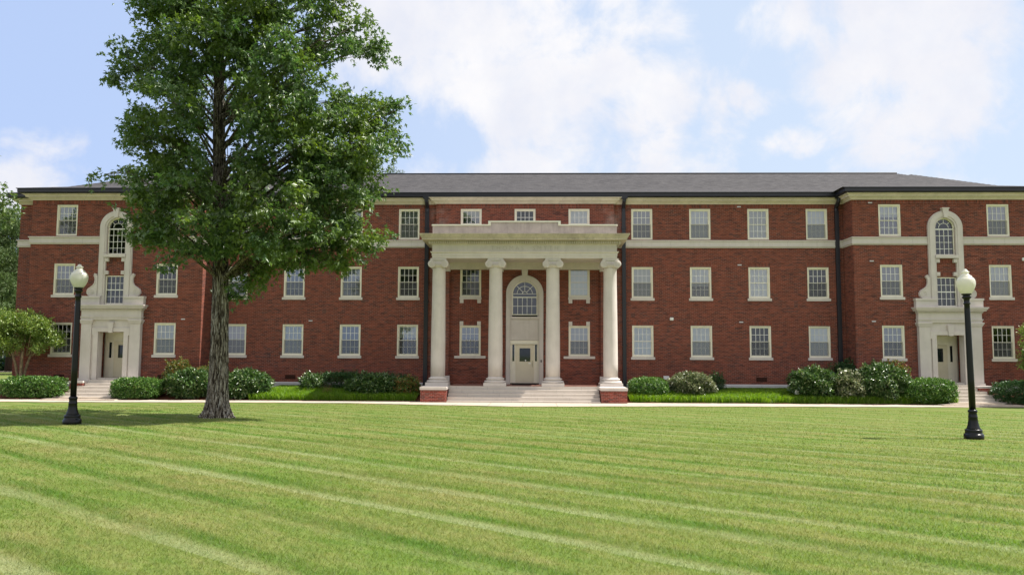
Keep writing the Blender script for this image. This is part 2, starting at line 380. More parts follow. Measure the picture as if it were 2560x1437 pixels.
hv = N.n('ShaderNodeHueSaturation'); hv.inputs['Value'].default_value = .85; N.l(c, hv.inputs['Color']); N.l(hv.outputs[0], p.inputs['Base Color']); setp(p, .95, .1); bump(N, p, N.noise(P, 18, 4, .7), .6, .04); M['lawn'] = mt
def leafy(name, colfn, rough=.45, spec=.4, trans=.3, tcol=None):
    mt, N, p = mat(name); t = mt.node_tree; P, x, y, z = N.pos()
    rnd = N.g.outputs['Random Per Island']; c = colfn(N, P, x, y, z, rnd); N.l(c, p.inputs['Base Color']); setp(p, rough, spec)
    tr = N.n('ShaderNodeBsdfTranslucent'); hs = N.n('ShaderNodeHueSaturation'); hs.inputs['Saturation'].default_value = 1.15; hs.inputs['Value'].default_value = 1.5; hs.inputs['Hue'].default_value = .485
    N.l(c, hs.inputs['Color']); N.l(hs.outputs[0], tr.inputs[0])
    mx = N.n('ShaderNodeMixShader'); mx.inputs[0].default_value = trans; N.l(p.outputs[0], mx.inputs[1]); N.l(tr.outputs[0], mx.inputs[2])
    N.l(mx.outputs[0], t.nodes['Material Output'].inputs[0]); return mt
M['blade'] = leafy('grass_blade', lawn_color, .5, .3, .5)
def foliage(stops, patchcol=None, pscale=1.2, pamt=.5):
    def fn(N, P, x, y, z, rnd):
        c = N.ramp(rnd, stops)
        if patchcol: c = N.mix(N.mapr(N.noise(P, pscale, 3, .6), .45, .65, 0, pamt), c, patchcol)
        return c
    return fn
M['oak'] = leafy('oak_leaf', foliage([(0, (.045, .105, .032)), (.5, (.068, .145, .038)), (1, (.15, .23, .075))], (.135, .20, .028), .7, .75), .42, 1.0, .36)
M['holly'] = leafy('holly_leaf', foliage([(0, (.03, .095, .018)), (.6, (.075, .175, .03)), (.85, (.15, .27, .06)), (1, (.30, .42, .15))]), .36, .45, .22)  # palest leaves are glints put into the colour, scattered at random
M['laurel'] = leafy('laurel_leaf', foliage([(0, (.03, .075, .02)), (.6, (.06, .13, .03)), (.84, (.12, .20, .055)), (1, (.32, .38, .20))]), .3, .7, .22)  # pale end of the ramp paints leaf glints at random
M['pale'] = leafy('pale_shrub_leaf', foliage([(0, (.04, .075, .025)), (.5, (.13, .17, .065)), (.8, (.28, .30, .16)), (1, (.5, .5, .36))]), .32, .55, .2)
M['dark_shrub'] = leafy('dark_shrub_leaf', foliage([(0, (.026, .075, .026)), (.6, (.045, .11, .034)), (1, (.09, .16, .05))]), .4, .4, .2)
M['redtip'] = leafy('redtip_leaf', foliage([(0, (.07, .13, .028)), (.6, (.13, .19, .045)), (.8, (.25, .17, .05)), (1, (.36, .13, .06))]), .35, .5, .25)
M['privet'] = leafy('privet_leaf', foliage([(0, (.085, .16, .025)), (.5, (.15, .235, .04)), (1, (.26, .32, .085))]), .38, .5, .25)
M['pine'] = leafy('pine_needles', foliage([(0, (.045, .085, .026)), (.6, (.08, .13, .04)), (1, (.14, .19, .07))]), .5, .3, .2)
M['back'] = leafy('back_tree_leaf', foliage([(0, (.05, .10, .025)), (.6, (.09, .15, .035)), (1, (.14, .19, .06))]), .45, .4, .3)
M['liriope'] = leafy('border_grass_blade', foliage([(0, (.10, .22, .018)), (.6, (.16, .30, .03)), (1, (.26, .38, .09))]), .4, .4, .45)
M['straw'] = leafy('dry_stalk', foliage([(0, (.18, .10, .05)), (1, (.30, .20, .10))]), .6, .2, .2)
# bark
mt, N, p = mat('oak_bark'); P, x, y, z = N.pos()
st = N.n('ShaderNodeVectorMath', operation='MULTIPLY'); N.l(P, st.inputs[0]); st.inputs[1].default_value = (1, 1, .13)
n = N.noise(st.outputs[0], 22, 4, .75, .5); n3 = N.noise(st.outputs[0], 24, 3, .6); n4 = N.noise(P, 1.3, 4, .6)
col = N.ramp(n, [(.38, (.014, .011, .009)), (.47, (.06, .047, .036)), (.53, (.18, .15, .115)), (.62, (.42, .385, .325))])
lich = N.math('MULTIPLY', N.mapr(n3, .56, .64, 0, 1), N.mapr(n4, .42, .60, .05, .9)); col = N.mix(lich, col, (.50, .48, .44))
N.l(col, p.inputs['Base Color']); setp(p, .95, .15); bump(N, p, n, .9, .06); M['bark'] = mt
M['bark2'] = plain('smooth_bark', (.22, .165, .10), .85, .2, .45, 7); M['bark3'] = plain('dark_bark', (.05, .035, .028), .9, .1, .4, 8)
mt, N, p = mat('lamp_globe'); setp(p, .22, .5, 0, (.78, .77, .70)); t = mt.node_tree
tr = N.n('ShaderNodeBsdfTranslucent'); tr.inputs[0].default_value = (.82, .79, .66, 1); mx = N.n('ShaderNodeMixShader'); mx.inputs[0].default_value = .4
N.l(p.outputs[0], mx.inputs[1]); N.l(tr.outputs[0], mx.inputs[2]); N.l(mx.outputs[0], t.nodes['Material Output'].inputs[0]); M['globe'] = mt
M['blue'] = plain('blue_siding', (.03, .07, .16), .7, .2, .15, 2); M['blockw'] = plain('white_trim', (.7, .7, .7), .5)

# ------------------------------------------------------------------ terrain
def sstep(v, a_, b_):
    t = np.clip((v - a_) / (b_ - a_), 0, 1); return t * t * (3 - 2 * t)
def gz(x, y):
    x = np.asarray(x, float); y = np.asarray(y, float)
    t = np.clip((-6 - y) / 10, 0, 1); t = t * t * (3 - 2 * t)
    z = .06 + np.maximum(0, -5 - y) * .019 - .007 * np.clip(x, -40, 40) * t
    z = np.where(y < -45, .06 + 40 * .019 - .007 * np.clip(x, -40, 40) * t, z)
    return z + .49 * sstep(y, -3.6, -1.0)
def sheet(name, xs, ys, zf, material):
    X, Y = np.meshgrid(xs, ys); Z = zf(X, Y); n, k = X.shape
    V = np.stack([X, Y, Z], -1).reshape(-1, 3); i = np.arange(n * k).reshape(n, k)
    a_, b_, c_, d_ = i[:-1, :-1].ravel(), i[:-1, 1:].ravel(), i[1:, 1:].ravel(), i[1:, :-1].ravel()
    F = np.concatenate([np.stack([a_, b_, c_], 1), np.stack([a_, c_, d_], 1)])
    o = np_mesh(name, V, F, material); o.data.polygons.foreach_set('use_smooth', [True] * len(F)); return o
xs = np.concatenate([[-900, -300, -120, -70], np.arange(-50, 50.1, 1.0), [70, 120, 300, 900]])
ys = np.concatenate([[-300, -120, -70], np.arange(-52, 12.1, .5), [16, 22, 30, 45, 80, 200, 900]])
tag(sheet('lawn', xs, ys, gz, M['lawn']), kind='structure')
# walk along the front of the steps and the two aprons at the side doors
def walk_front(x): return np.interp(x, [-60, -23.9, -21.9, -13, -7.5, -4.4, -.1, 7, 12.3, 22.6, 60], [-5.5, -5.6, -5.7, -4.9, -4.95, -6.0, -7.1, -5.9, -5.5, -4.7, -4.6])
wxs = np.arange(-60, 60.1, .5); V = []; F = []
for i, x_ in enumerate(wxs):
    yf = float(walk_front(x_)) + .06 * math.sin(x_ * 2.1) + .04 * math.sin(x_ * 5.3); yb = -3.45
    V += [(x_, yf, float(gz(x_, yf)) + .02), (x_, (yf + yb) / 2, float(gz(x_, (yf + yb) / 2)) + .02), (x_, yb, float(gz(x_, yb)) + .02)]
    if i:
        q = 3 * i
        for k in (0, 1): F += [(q - 3 + k, q + k, q + k + 1), (q - 3 + k, q + k + 1, q - 3 + k + 1)]
tag(np_mesh('walk', np.array(V), np.array(F), M['walk']), kind='structure')
for cx in (-21.1, 21.1):
    mb = MB(); mb.box(cx - 1.25, cx + 1.25, -3.6, -3.05, .10, .175); mb.box(cx - 1.8, cx + 1.8, -4.2, -3.6, .02, .125)
    tag(mb.build('path', M['walk']), kind='structure')
bxs = np.arange(-30, 30.1, .5); bys = np.arange(-3.5, -.1, .15)
tag(sheet('mulch_bed', bxs, bys, lambda X, Y: gz(X, Y) + .03 + .02 * np.sin(X * 7.3 + Y * 5) * np.sin(Y * 9 + X * 2.2), M['mulch']), kind='structure')
mb = MB(); mb.box(-75, -29, 26.5, 29.2, .50, .575); tag(mb.build('pavement', M['walk']), kind='structure')

# ------------------------------------------------------------------ the building
B = empty('brick_building', (0, 0, .5))
tag(B, 'long three storey red brick hall with a white columned portico and grey hip roof', 'building')
def part(mb, name, mats, parent=B, label=None):
    o = mb.build(name, mats, calc=name != 'glass')
    if parent is not None:
        o.parent = parent; o.matrix_parent_inverse = Matrix.Identity(4)
        off = Vector((0, 0, 0)); q = parent
        while q is not None: off += q.location; q = q.parent
        o.location = Vector(o.location) - off
    if label: o['label'] = label
    return o
WX, BX, SX, EX = 16.55, 4.67, 25.65, 27.1        # wing inner corner, centre bay, wing outer corner, building end
WY, BY = -1.27, -.2
ROWS = [(2.225, 3.851), (5.277, 6.902), (8.346, 9.97)]
WW = 1.104
holes = {'recess': [], 'wing': [], 'bay': []}
wins = []      # (x0, z0, w, h, yplane, state, sill)
REC = [5.58, 8.606, 11.632, 14.66]
# state: (blind drop 0..1, colour, screen)
ST = {('R', 0, 0): (1, 'white', 0), ('R', 1, 0): (1, 'white', 1), ('R', 2, 0): (0, 'dim', 1), ('R', 3, 0): (1, 'white', 1),
      ('R', 0, 1): (1, 'cream', 1), ('R', 1, 1): (.62, 'white', 1), ('R', 2, 1): (1, 'white', 0), ('R', 3, 1): (0, 'dim', 1),
      ('R', 0, 2): (1, 'dim', 1), ('R', 1, 2): (1, 'white', 1), ('R', 2, 2): (1, 'cream', 0), ('R', 3, 2): (.94, 'white', 1),
      ('L', 0, 0): (.42, 'white', 1), ('L', 1, 0): (1, 'dim', 1), ('L', 2, 0): (1, 'white', 1), ('L', 3, 0): (1, 'pink', 1),
      ('L', 0, 1): (0, 'dim', 1), ('L', 1, 1): (1, 'grey', 1), ('L', 2, 1): (1, 'dim', 1), ('L', 3, 1): (1, 'white', 1),
      ('L', 0, 2): (1, 'green', 1), ('L', 1, 2): (1, 'grey', 1), ('L', 2, 2): (1, 'white', 1), ('L', 3, 2): (1, 'grey', 1)}
for i, x_ in enumerate(REC):
    for r_, (z0, z1) in enumerate(ROWS):
        wins.append((x_, z0, WW, z1 - z0, 0, ST[('R', i, r_)], r_ < 2)); holes['recess'].append((x_, x_ + WW, z0, z1))
        wins.append((-x_ - WW, z0, WW, z1 - z0, 0, ST[('L', i, r_)], r_ < 2)); holes['recess'].append((-x_ - WW, -x_, z0, z1))
SW = {(-1, -1): [(0, 'dim', 1), (.7, 'dim', 1), (.5, 'green', 1)], (-1, 1): [(1, 'green', 1), (0, 'dim', 1), (1, 'grey', 1)],
      (1, -1): [(.47, 'dim', 1), (1, 'dim', 1), (.38, 'white', 0)], (1, 1): [(0, 'dim', 1), (1, 'white', 1), (1, 'grey', 1)]}
for sd_ in (-1, 1):
    for k in (-1, 1):
        xc = sd_ * 21.1 + k * 2.69
        for r_, (z0, z1) in enumerate(ROWS):
            wins.append((xc - WW / 2, z0, WW, z1 - z0, WY, SW[(sd_, k)][r_], r_ < 2)); holes['wing'].append((xc - WW / 2, xc + WW / 2, z0, z1))
    c = sd_ * 21.1
    holes['wing'] += [(c - .68, c + .68, .95, 3.36), (c - .5, c + .5, 4.80, 6.28), (c - .49, c + .49, 7.38, 9.27)]
BAYW = 1.1
for sx_, stt in ((-2.83, ((.42, 'dim', 1), (0, 'dim', 1), (.5, 'cream', 0))), (2.83, ((1, 'grey', 1), (1, 'green', 0), (1, 'white', 0)))):  # green blind of the right middle window colours in a tree reflection
    for r_, (z0, z1) in enumerate(((2.25, 3.82), (5.30, 6.86), (9.06, 9.94))):
        wins.append((sx_ - BAYW / 2, z0, BAYW, z1 - z0, BY, stt[r_], 0)); holes['bay'].append((sx_ - BAYW / 2, sx_ + BAYW / 2, z0, z1))
wins.append((-.55, 9.06, BAYW, .88, BY, (0, 'dim', 0), 0)); holes['bay'].append((-.55, .55, 9.06, 9.94))
holes['bay'] += [(-.745, .745, .8, 3.07), (-.66, .66, 4.27, 6.12)]

def wall_front(mb, x0, x1, z0, z1, y, hl, depth=.16):
    hl = [h for h in hl if h[0] > x0 - .01 and h[1] < x1 + .01]
    X = sorted({x0, x1} | {round(v, 4) for h in hl for v in h[:2]}); Z = sorted({z0, z1} | {round(v, 4) for h in hl for v in h[2:]})
    for a_, b_ in zip(X, X[1:]):
        for c_, d_ in zip(Z, Z[1:]):
            mx_, mz_ = (a_ + b_) / 2, (c_ + d_) / 2
            if any(h[0] < mx_ < h[1] and h[2] < mz_ < h[3] for h in hl): continue
            mb.quad((a_, y, c_), (b_, y, c_), (b_, y, d_), (a_, y, d_))
    for (a_, b_, c_, d_) in hl:
        yb = y + depth
        mb.quad((a_, y, c_), (a_, y, d_), (a_, yb, d_), (a_, yb, c_)); mb.quad((b_, y, c_), (b_, yb, c_), (b_, yb, d_), (b_, y, d_))
        mb.quad((a_, y, d_), (b_, y, d_), (b_, yb, d_), (a_, yb, d_)); mb.quad((a_, y, c_), (a_, yb, c_), (b_, yb, c_), (b_, y, c_))
mb = MB(); ZB, ZT = .0, 10.5
for s_ in (-1, 1):
    xa, xb = sorted((s_ * BX, s_ * WX)); wall_front(mb, xa, xb, ZB, ZT, 0, holes['recess'])
    xa, xb = sorted((s_ * WX, s_ * SX)); wall_front(mb, xa, xb, ZB, ZT, WY, holes['wing'])
    xa, xb = sorted((s_ * SX, s_ * EX)); wall_front(mb, xa, xb, ZB, ZT, 0, [])
    for xx, ya, yb in ((s_ * WX, WY, 0), (s_ * SX, WY, 0), (s_ * BX, BY, 0), (s_ * EX, 0, 13)):
        mb.quad((xx, ya, ZB), (xx, yb, ZB), (xx, yb, ZT), (xx, ya, ZT))
wall_front(mb, -BX, BX, ZB, ZT, BY, holes['bay'], .18)
mb.quad((-EX, 13, ZB), (EX, 13, ZB), (EX, 13, ZT), (-EX, 13, ZT))
# brick pilasters behind the outer columns, brick sides of the porch
for s_ in (-1, 1):
    xa, xb = sorted((s_ * 3.93, s_ * 4.5)); mb.box(xa, xb, BY - .16, BY + .01, .8, 6.62)
    xa, xb = sorted((s_ * 3.72, s_ * 4.80)); mb.box(xa, xb, -2.8, BY + .02, .0, .655)
# soldier courses: under the cornice and over the windows
mb.cur = 1
def sold(x0, x1, z0, z1, y): mb.box(x0, x1, y - .004, y + .05, z0, z1)
for s_ in (-1, 1):
    for xa, xb, yy in ((BX + .01, WX - .01, 0), (WX + .004, SX - .004, WY), (SX + .01, EX - .004, 0)):
        x0_, x1_ = sorted((s_ * xa, s_ * xb)); sold(x0_, x1_, 10.00, 10.205, yy)
sold(-BX + .004, BX - .004, 9.975, 10.18, BY)
for (x_, z0, w_, h_, yy, st_, sl) in wins:
    if z0 < 8 and yy != BY: sold(x_ - .02, x_ + w_ + .02, z0 + h_ + .003, z0 + h_ + .205, yy)
    if yy == BY and z0 < 3: sold(x_ + .2, x_ + w_ - .2, z0 + h_ + .003, z0 + h_ + .2, yy)
    if yy == BY and 5 < z0 < 6: sold(x_ + .2, x_ + w_ - .2, z0 - .38, z0 - .13, yy)
for s_ in (-1, 1): sold(s_ * 21.1 - .44, s_ * 21.1 + .44, 7.01, 7.20, WY); sold(s_ * 21.1 - .44, s_ * 21.1 + .44, 6.30, 6.50, WY)
part(mb, 'wall', [M['brick'], M['soldier']])
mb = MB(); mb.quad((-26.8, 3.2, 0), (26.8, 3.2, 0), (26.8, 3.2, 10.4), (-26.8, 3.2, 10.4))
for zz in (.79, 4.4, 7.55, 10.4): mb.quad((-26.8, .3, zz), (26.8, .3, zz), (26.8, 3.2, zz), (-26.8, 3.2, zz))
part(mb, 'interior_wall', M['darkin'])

# ---- windows (shared meshes)
def frame_ring(mb, w, h, t, y0, y1, x=0, z=0):
    mb.box(x, x + t, y0, y1, z, z + h); mb.box(x + w - t, x + w, y0, y1, z, z + h)
    mb.box(x + t, x + w - t, y0, y1, z, z + t); mb.box(x + t, x + w - t, y0, y1, z + h - t, z + h)
cache = {}
def me_of(key, fn):
    if key not in cache:
        mb = MB(); mats = fn(mb); o = mb.build(key[0], mats, calc=key[0] not in ('glass', 'insect_screen')); me = o.data; bpy.data.objects.remove(o); cache[key] = me
    return cache[key]
def sub(name, me, parent, loc=(0, 0, 0)): return link(name, me, parent, loc)
def window(x, z, w, h, y, state, sill):
    drop, colr_, scr = state; w_, h_ = round(w, 3), round(h, 3); small = h < 1.2
    def fr(mb): frame_ring(mb, w_, h_, .055, .022, .15); frame_ring(mb, w_ - .11, h_ - .11, .028, .05, .15, .055, .055); return M['cream']
    f = link('window', me_of(('window', w_, h_), fr), B, (x, y, z - .5))
    iw, ih, o = w_ - .166, h_ - .166, .083
    def sash(low):
        def fn(mb):
            hh = ih if small else ih / 2 + .02; yy = .085 if not low else .115
            frame_ring(mb, iw, hh, .036, yy, yy + .035)
            mb.cur = 1; n = 4
            for k in range(1, n): xx = .036 + (iw - .072) * k / n; mb.box(xx - .0105, xx + .0105, yy + .008, yy + .03, .036, hh - .036)
            rows = 2
            for k in range(1, rows): zz = hh * k / rows; mb.box(.036, iw - .036, yy + .0065, yy + .028, zz - .0105, zz + .0105)
            return [M['cream'], M['muntin']]
        return fn
    def pane(low):
        def fn(mb):
            hh = ih if small else ih / 2 + .02; yy = (.085 if not low else .115) + .02
            mb.quad((.03, yy, .03), (iw - .03, yy, .03), (iw - .03, yy, hh - .03), (.03, yy, hh - .03)); return M['glass' if drop > .3 else 'glass_dim_refl']
        return fn
    for low in ((False,) if small else (True, False)):
        zz = o if (low or small) else o + ih / 2 - .02
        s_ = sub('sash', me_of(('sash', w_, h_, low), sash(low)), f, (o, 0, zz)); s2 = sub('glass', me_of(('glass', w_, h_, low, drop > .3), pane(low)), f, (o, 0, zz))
    if drop > 0:
        def bl(mb): mb.quad((.07, .165, h_ - .05 - (h_ - .1) * drop), (w_ - .07, .165, h_ - .05 - (h_ - .1) * drop), (w_ - .07, .165, h_ - .05), (.07, .165, h_ - .05)); mb.box(.07, w_ - .07, .161, .185, h_ - .06 - (h_ - .1) * drop, h_ - .035 - (h_ - .1) * drop); return M['blind_' + colr_]
        sub('blind', me_of(('blind', w_, h_, drop, colr_), bl), f)
    if scr and not small:
        def sc_(mb): mb.quad((.08, .076, .085), (w_ - .08, .076, .085), (w_ - .08, .076, h_ / 2), (.08, .076, h_ / 2)); return M['screen']
        sub('insect_screen', me_of(('insect_screen', w_, h_), sc_), f)
    if sill:
        def si(mb): mb.box(-.068, w_ + .068, -.06, .14, -.135, -.003, .012); return M['stone_plain']
        sub('sill', me_of(('sill', w_), si), f)
    elif y == BY and z < 3:
        def si(mb):
            mb.box(-.26, w_ + .26, -.07, .14, -.135, -.003, .012)
            for xx in (0, w_ - .19): mb.box(xx, xx + .19, -.03, .02, h_ + .004, h_ + .21)
            return M['stone_plain']
        sub('sill', me_of(('sill', 'low'), si), f)
    elif y == BY and z < 6:
        def si(mb):
            mb.box(-.02, w_ + .02, -.07, .14, -.125, -.003, .012)
            for xx in (0, w_ - .19): mb.box(xx, xx + .19, -.05, .02, -.32, -.127)
            return M['stone_plain']
        sub('sill', me_of(('sill', 'mid'), si), f)
    return f
for w_ in wins: window(*w_)

def arch_window(cx, y, half, z0, zs, mull, nv, rail_z, rads, nrad, hz):
    """half-round headed window: z0 sill, zs springing"""
    mb = MB(); yb = y + .12
    fr_ = .05
    mb.box(cx - half, cx - half + fr_, y, yb, z0, zs); mb.box(cx + half - fr_, cx + half, y, yb, z0, zs); mb.box(cx - half + fr_, cx + half - fr_, y, yb, z0, z0 + fr_)
    mb.ring(cx, zs, half - fr_, half, 0, math.pi, y, yb, 28)
    f = part(mb, 'window', M['cream'])
    mb = MB(); h2 = half - fr_
    for k in range(1, nv): xx = cx - h2 + 2 * h2 * k / nv; mb.box(xx - mull, xx + mull, y + .03, y + .06, z0 + fr_, rail_z)
    for zz in hz: mb.box(cx - h2, cx + h2, y + .032, y + .058, zz - mull, zz + mull)
    mb.box(cx - h2, cx + h2, y + .02, y + .07, rail_z - .028, rail_z + .028)
    zc = max(zs, rail_z)
    for r_ in rads: mb.ring(cx, zc, r_ - mull, r_ + mull, 0, math.pi, y + .033, y + .057, 24)
    r0_ = rads[-1]
    for k in range(1, nrad):
        t_ = math.pi * k / nrad; c_, s_ = math.cos(t_), math.sin(t_); px, pz = -s_ * mull, c_ * mull
        mb.prism([(cx + c_ * r0_ + px, zc + s_ * r0_ + pz), (cx + c_ * r0_ - px, zc + s_ * r0_ - pz), (cx + c_ * h2 - px, zc + s_ * h2 - pz), (cx + c_ * h2 + px, zc + s_ * h2 + pz)], y + .031, y + .059)
    part(mb, 'muntin', M['muntin'], f)
    mb = MB(); pts = [(cx + h2 * math.cos(math.pi * k / 24), y + .045, zs + h2 * math.sin(math.pi * k / 24)) for k in range(25)]
    mb.add([(cx - h2, y + .045, z0 + .03), (cx + h2, y + .045, z0 + .03)] + pts, [tuple(range(27))])
    part(mb, 'glass', M['glass_dim_refl'], f)
    return f
arch_window(0, BY + .03, .66, 4.36, 5.47, .011, 5, 5.29, (.40, .13), 4, (4.83, 5.47))
for s_ in (-1, 1):
    arch_window(s_ * 21.1, WY + .02, .49, 7.38, 8.77, .011, 4, 8.70, (.24,), 4, (7.71, 8.04, 8.37))
    # the window below it, over the door hood
    mb = MB(); frame_ring(mb, 1.0, 1.47, .05, WY + .02, WY + .14, s_ * 21.1 - .5, 4.805); f = part(mb, 'window', M['cream'])
    mb = MB(); x0 = s_ * 21.1 - .45; iw, z0, ih = .9, 4.855, 1.37
    for k in range(1, 4): mb.box(x0 + iw * k / 4 - .011, x0 + iw * k / 4 + .011, WY + .05, WY + .08, z0, z0 + ih)
    for k in (1, 3): mb.box(x0, x0 + iw, WY + .052, WY + .078, z0 + ih * k / 4 - .011, z0 + ih * k / 4 + .011)
    mb.box(x0, x0 + iw, WY + .04, WY + .09, z0 + ih / 2 - .025, z0 + ih / 2 + .025); part(mb, 'muntin', M['muntin'], f)
    mb = MB(); mb.quad((x0, WY + .065, z0), (x0 + iw, WY + .065, z0), (x0 + iw, WY + .065, z0 + ih), (x0, WY + .065, z0 + ih)); part(mb, 'glass', M['glass_dim_refl'], f)

# ---- cornice, gutter, band, plinth
main_path = [(-EX, 6), (-EX, 0), (-SX, 0), (-SX, WY), (-WX, WY), (-WX, 0), (-BX, 0), (-BX, BY), (BX, BY), (BX, 0), (WX, 0), (WX, WY), (SX, WY), (SX, 0), (EX, 0), (EX, 6)]
# travelling left to right the outside (-y) is on the right hand
mb = MB(); mb.sweep(main_path, [(-.02, 10.20), (.06, 10.20), (.07, 10.23), (.13, 10.29), (.17, 10.335), (.17, 10.345), (.25, 10.345), (.26, 10.41), (.28, 10.425), (.33, 10.46), (.37, 10.475), (.37, 10.50), (-.02, 10.50)])
part(mb, 'cornice', M['cornice'])
gpath = [(-EX, 6), (-EX, 0), (-SX, 0), (-SX, WY), (-WX, WY), (-WX, 0), (WX, 0), (WX, WY), (SX, WY), (SX, 0), (EX, 0), (EX, 6)]
mb = MB(); mb.sweep(gpath, [(.0, 10.515), (.47, 10.515), (.52, 10.55), (.52, 10.70), (.56, 10.715), (.56, 10.755), (.40, 10.755), (.40, 10.74), (.0, 10.74)])
part(mb, 'gutter', M['gutter'])
for sgn in (-1, 1):   # string course: stops against the side door surrounds and the portico
    for pth in ([(BX + .02, 0), (WX, 0), (WX, WY), (21.1 - .87, WY)], [(21.1 + .87, WY), (SX, WY), (SX, 0), (EX, 0), (EX, 4)]):
        pth = [(sgn * a_, b_) for a_, b_ in pth]
        if sgn < 0: pth = pth[::-1]
        mb = MB(); mb.sweep(pth, [(-.02, 7.905), (.045, 7.905), (.05, 7.95), (.09, 7.965), (.09, 8.0), (.055, 8.005), (.055, 8.235), (.10, 8.25), (.10, 8.295), (.02, 8.315), (-.02, 8.315)])
        part(mb, 'string_course', M['stone'])
    for pth in ([(4.9, 0), (WX, 0), (WX, WY), (21.1 - 1.6, WY)], [(21.1 + 1.6, WY), (SX, WY), (SX, 0), (EX, 0), (EX, 4)]):
        pth = [(sgn * a_, b_) for a_, b_ in pth]
        if sgn < 0: pth = pth[::-1]
        mb = MB(); mb.sweep(pth, [(-.02, .58), (.07, .58), (.07, .80), (.0, .845), (-.02, .845)]); part(mb, 'plinth', M['plinth'])
# ---- downpipes
def downpipe(x, y, top_y, z_bot=.6, wide=.19):
    mb = MB()
    mb.box(x - .17, x + .17, top_y - .10, top_y + .12, 10.42, 10.70, .02)
    mb.tube([(x, top_y, 10.45), (x, top_y, 10.32), (x, y - .07, 10.02), (x, y - .07, 9.8)], wide * .52, 10)
    mb.box(x - wide / 2, x + wide / 2, y - .15, y - .01, z_bot, 9.85, .015)
    for zz in (8.9, 7.2, 5.0, 2.8): mb.box(x - wide / 2 - .03, x + wide / 2 + .03, y - .162, y - .005, zz, zz + .06)
    part(mb, 'downpipe', M['gutter'])
downpipe(-5.17, 0, -.45, wide=.21); downpipe(5.17, 0, -.45); downpipe(16.22, 0, -.45, wide=.2); downpipe(-16.22, 0, -.45, wide=.2); downpipe(-25.8, 0, -.4, wide=.16)

# ---- roof (hip, slightly kicked at the eaves)
gx = np.concatenate([np.arange(-27.65, 27.66, .14)]); gx[-1] = 27.65; gy = np.arange(-1.83, 13.6, .14)
def gprof(d): return np.where(d < 2.2, d * .27, .594 + (d - 2.2) * .405)
def roofz(X, Y):
    run = 7.1; dend = (27.65 - np.abs(X)) * (run / 5.2)
    dm = np.minimum(np.minimum(Y + .55, 13.6 - Y), dend)
    aw = np.abs(X); dw = np.minimum(np.minimum(Y + 1.82, (aw - 16.0) * 1.1), (26.2 - aw) * (8.3 / 3.6)) * .86
    d = np.maximum(dm, dw); return 10.755 + gprof(np.maximum(d, 0)), np.maximum(dm, dw)
X, Y = np.meshgrid(gx, gy); Z, D = roofz(X, Y); n, k = X.shape; idx = np.arange(n * k).reshape(n, k)
ok = (D > -.12); okf = ok[:-1, :-1] & ok[:-1, 1:] & ok[1:, 1:] & ok[1:, :-1]
a_, b_, c_, d_ = idx[:-1, :-1][okf], idx[:-1, 1:][okf], idx[1:, 1:][okf], idx[1:, :-1][okf]
ro = np_mesh('roof', np.stack([X, Y, Z], -1).reshape(-1, 3), np.concatenate([np.stack([a_, b_, c_], 1), np.stack([a_, c_, d_], 1)]), M['roof'], B, (0, 0, -.5))
mb = MB(); mb.tube([(-22.4, 6.53, float(roofz(np.array(-22.4), np.array(6.53))[0]) + .02), (22.4, 6.53, float(roofz(np.array(22.4), np.array(6.53))[0]) + .02)], .05, 6); part(mb, 'ridge_cap', M['gutter'])

# ---- portico
ES = 4.55
mb = MB()          # entablature: architrave, frieze, dentil course, cornice wrap three sides
epath = [(-ES, BY), (-ES, -2.6), (ES, -2.6), (ES, BY)]
mb.sweep(epath, [(-.66, 7.05), (0, 7.05), (0, 7.16), (.02, 7.165), (.02, 7.29), (.05, 7.30), (.09, 7.355), (.09, 7.375), (.0, 7.385), (.0, 7.70), (.03, 7.71), (.05, 7.735), (.05, 7.745), (-.3, 7.745)], cap=True)
part(mb, 'entablature', M['stone_plain'])
mb = MB(); mb.box(-ES + .62, ES - .62, -2.0, BY - .002, 7.06, 7.12); mb.box(-ES + .6, ES - .6, -.48, BY - .003, 6.72, 7.062); part(mb, 'porch_ceiling', M['stone_plain'])
mb = MB(); mb.sweep(epath, [(-.2, 7.746), (.10, 7.746), (.10, 7.885), (.16, 7.885), (.2, 7.90), (.46, 7.905), (.47, 8.0), (.49, 8.01), (.52, 8.06), (.55, 8.14), (.58, 8.155), (.58, 8.20), (.0, 8.24), (-.2, 8.24)]); part(mb, 'portico_cornice', M['portico_cornice'])
mb = MB(); n_d = 86
for k in range(n_d): xx = -ES - .16 + (2 * ES + .32) * (k + .5) / n_d; mb.box(xx - .03, xx + .03, -2.6 - .185, -2.6 - .09, 7.765, 7.872)
for s_ in (-1, 1):
    for k in range(22): yy = -2.66 + 2.4 * (k + .5) / 22; mb.box(*sorted((s_ * (ES + .09), s_ * (ES + .185))), yy - .03, yy + .03, 7.765, 7.872)
mb.sweep(epath, [(.06, 7.752), (.094, 7.752), (.094, 7.88), (.06, 7.88)]); part(mb, 'dentil_course', M['stone_plain'])
mb = MB(); mb.box(-4.58, -1.75, -2.34, -2.05, 8.22, 8.70); mb.box(1.75, 4.58, -2.34, -2.05, 8.22, 8.70); mb.box(-1.75, 1.75, -2.36, -2.05, 8.22, 8.87)
for s_ in (-1, 1): mb.box(*sorted((s_ * 4.58, s_ * 4.35)), -2.05, BY, 8.22, 8.70)
mb.box(-4.5, 4.5, -2.05, BY, 8.20, 8.30); p_ = part(mb, 'parapet', M['parapet'])
mb = MB()
for s_ in (-1, 1):
    mb.box(*sorted((s_ * 1.67, s_ * 4.62)), -2.40, -2.0, 8.70, 8.765); mb.box(*sorted((s_ * 4.62, s_ * 4.32)), -2.0, BY, 8.70, 8.765)
    mb.box(*sorted((s_ * 1.67, s_ * 1.80)), -2.42, -2.0, 8.765, 8.872)
mb.box(-1.80, 1.80, -2.42, -2.0, 8.872, 8.938); part(mb, 'coping', M['coping'], p_)
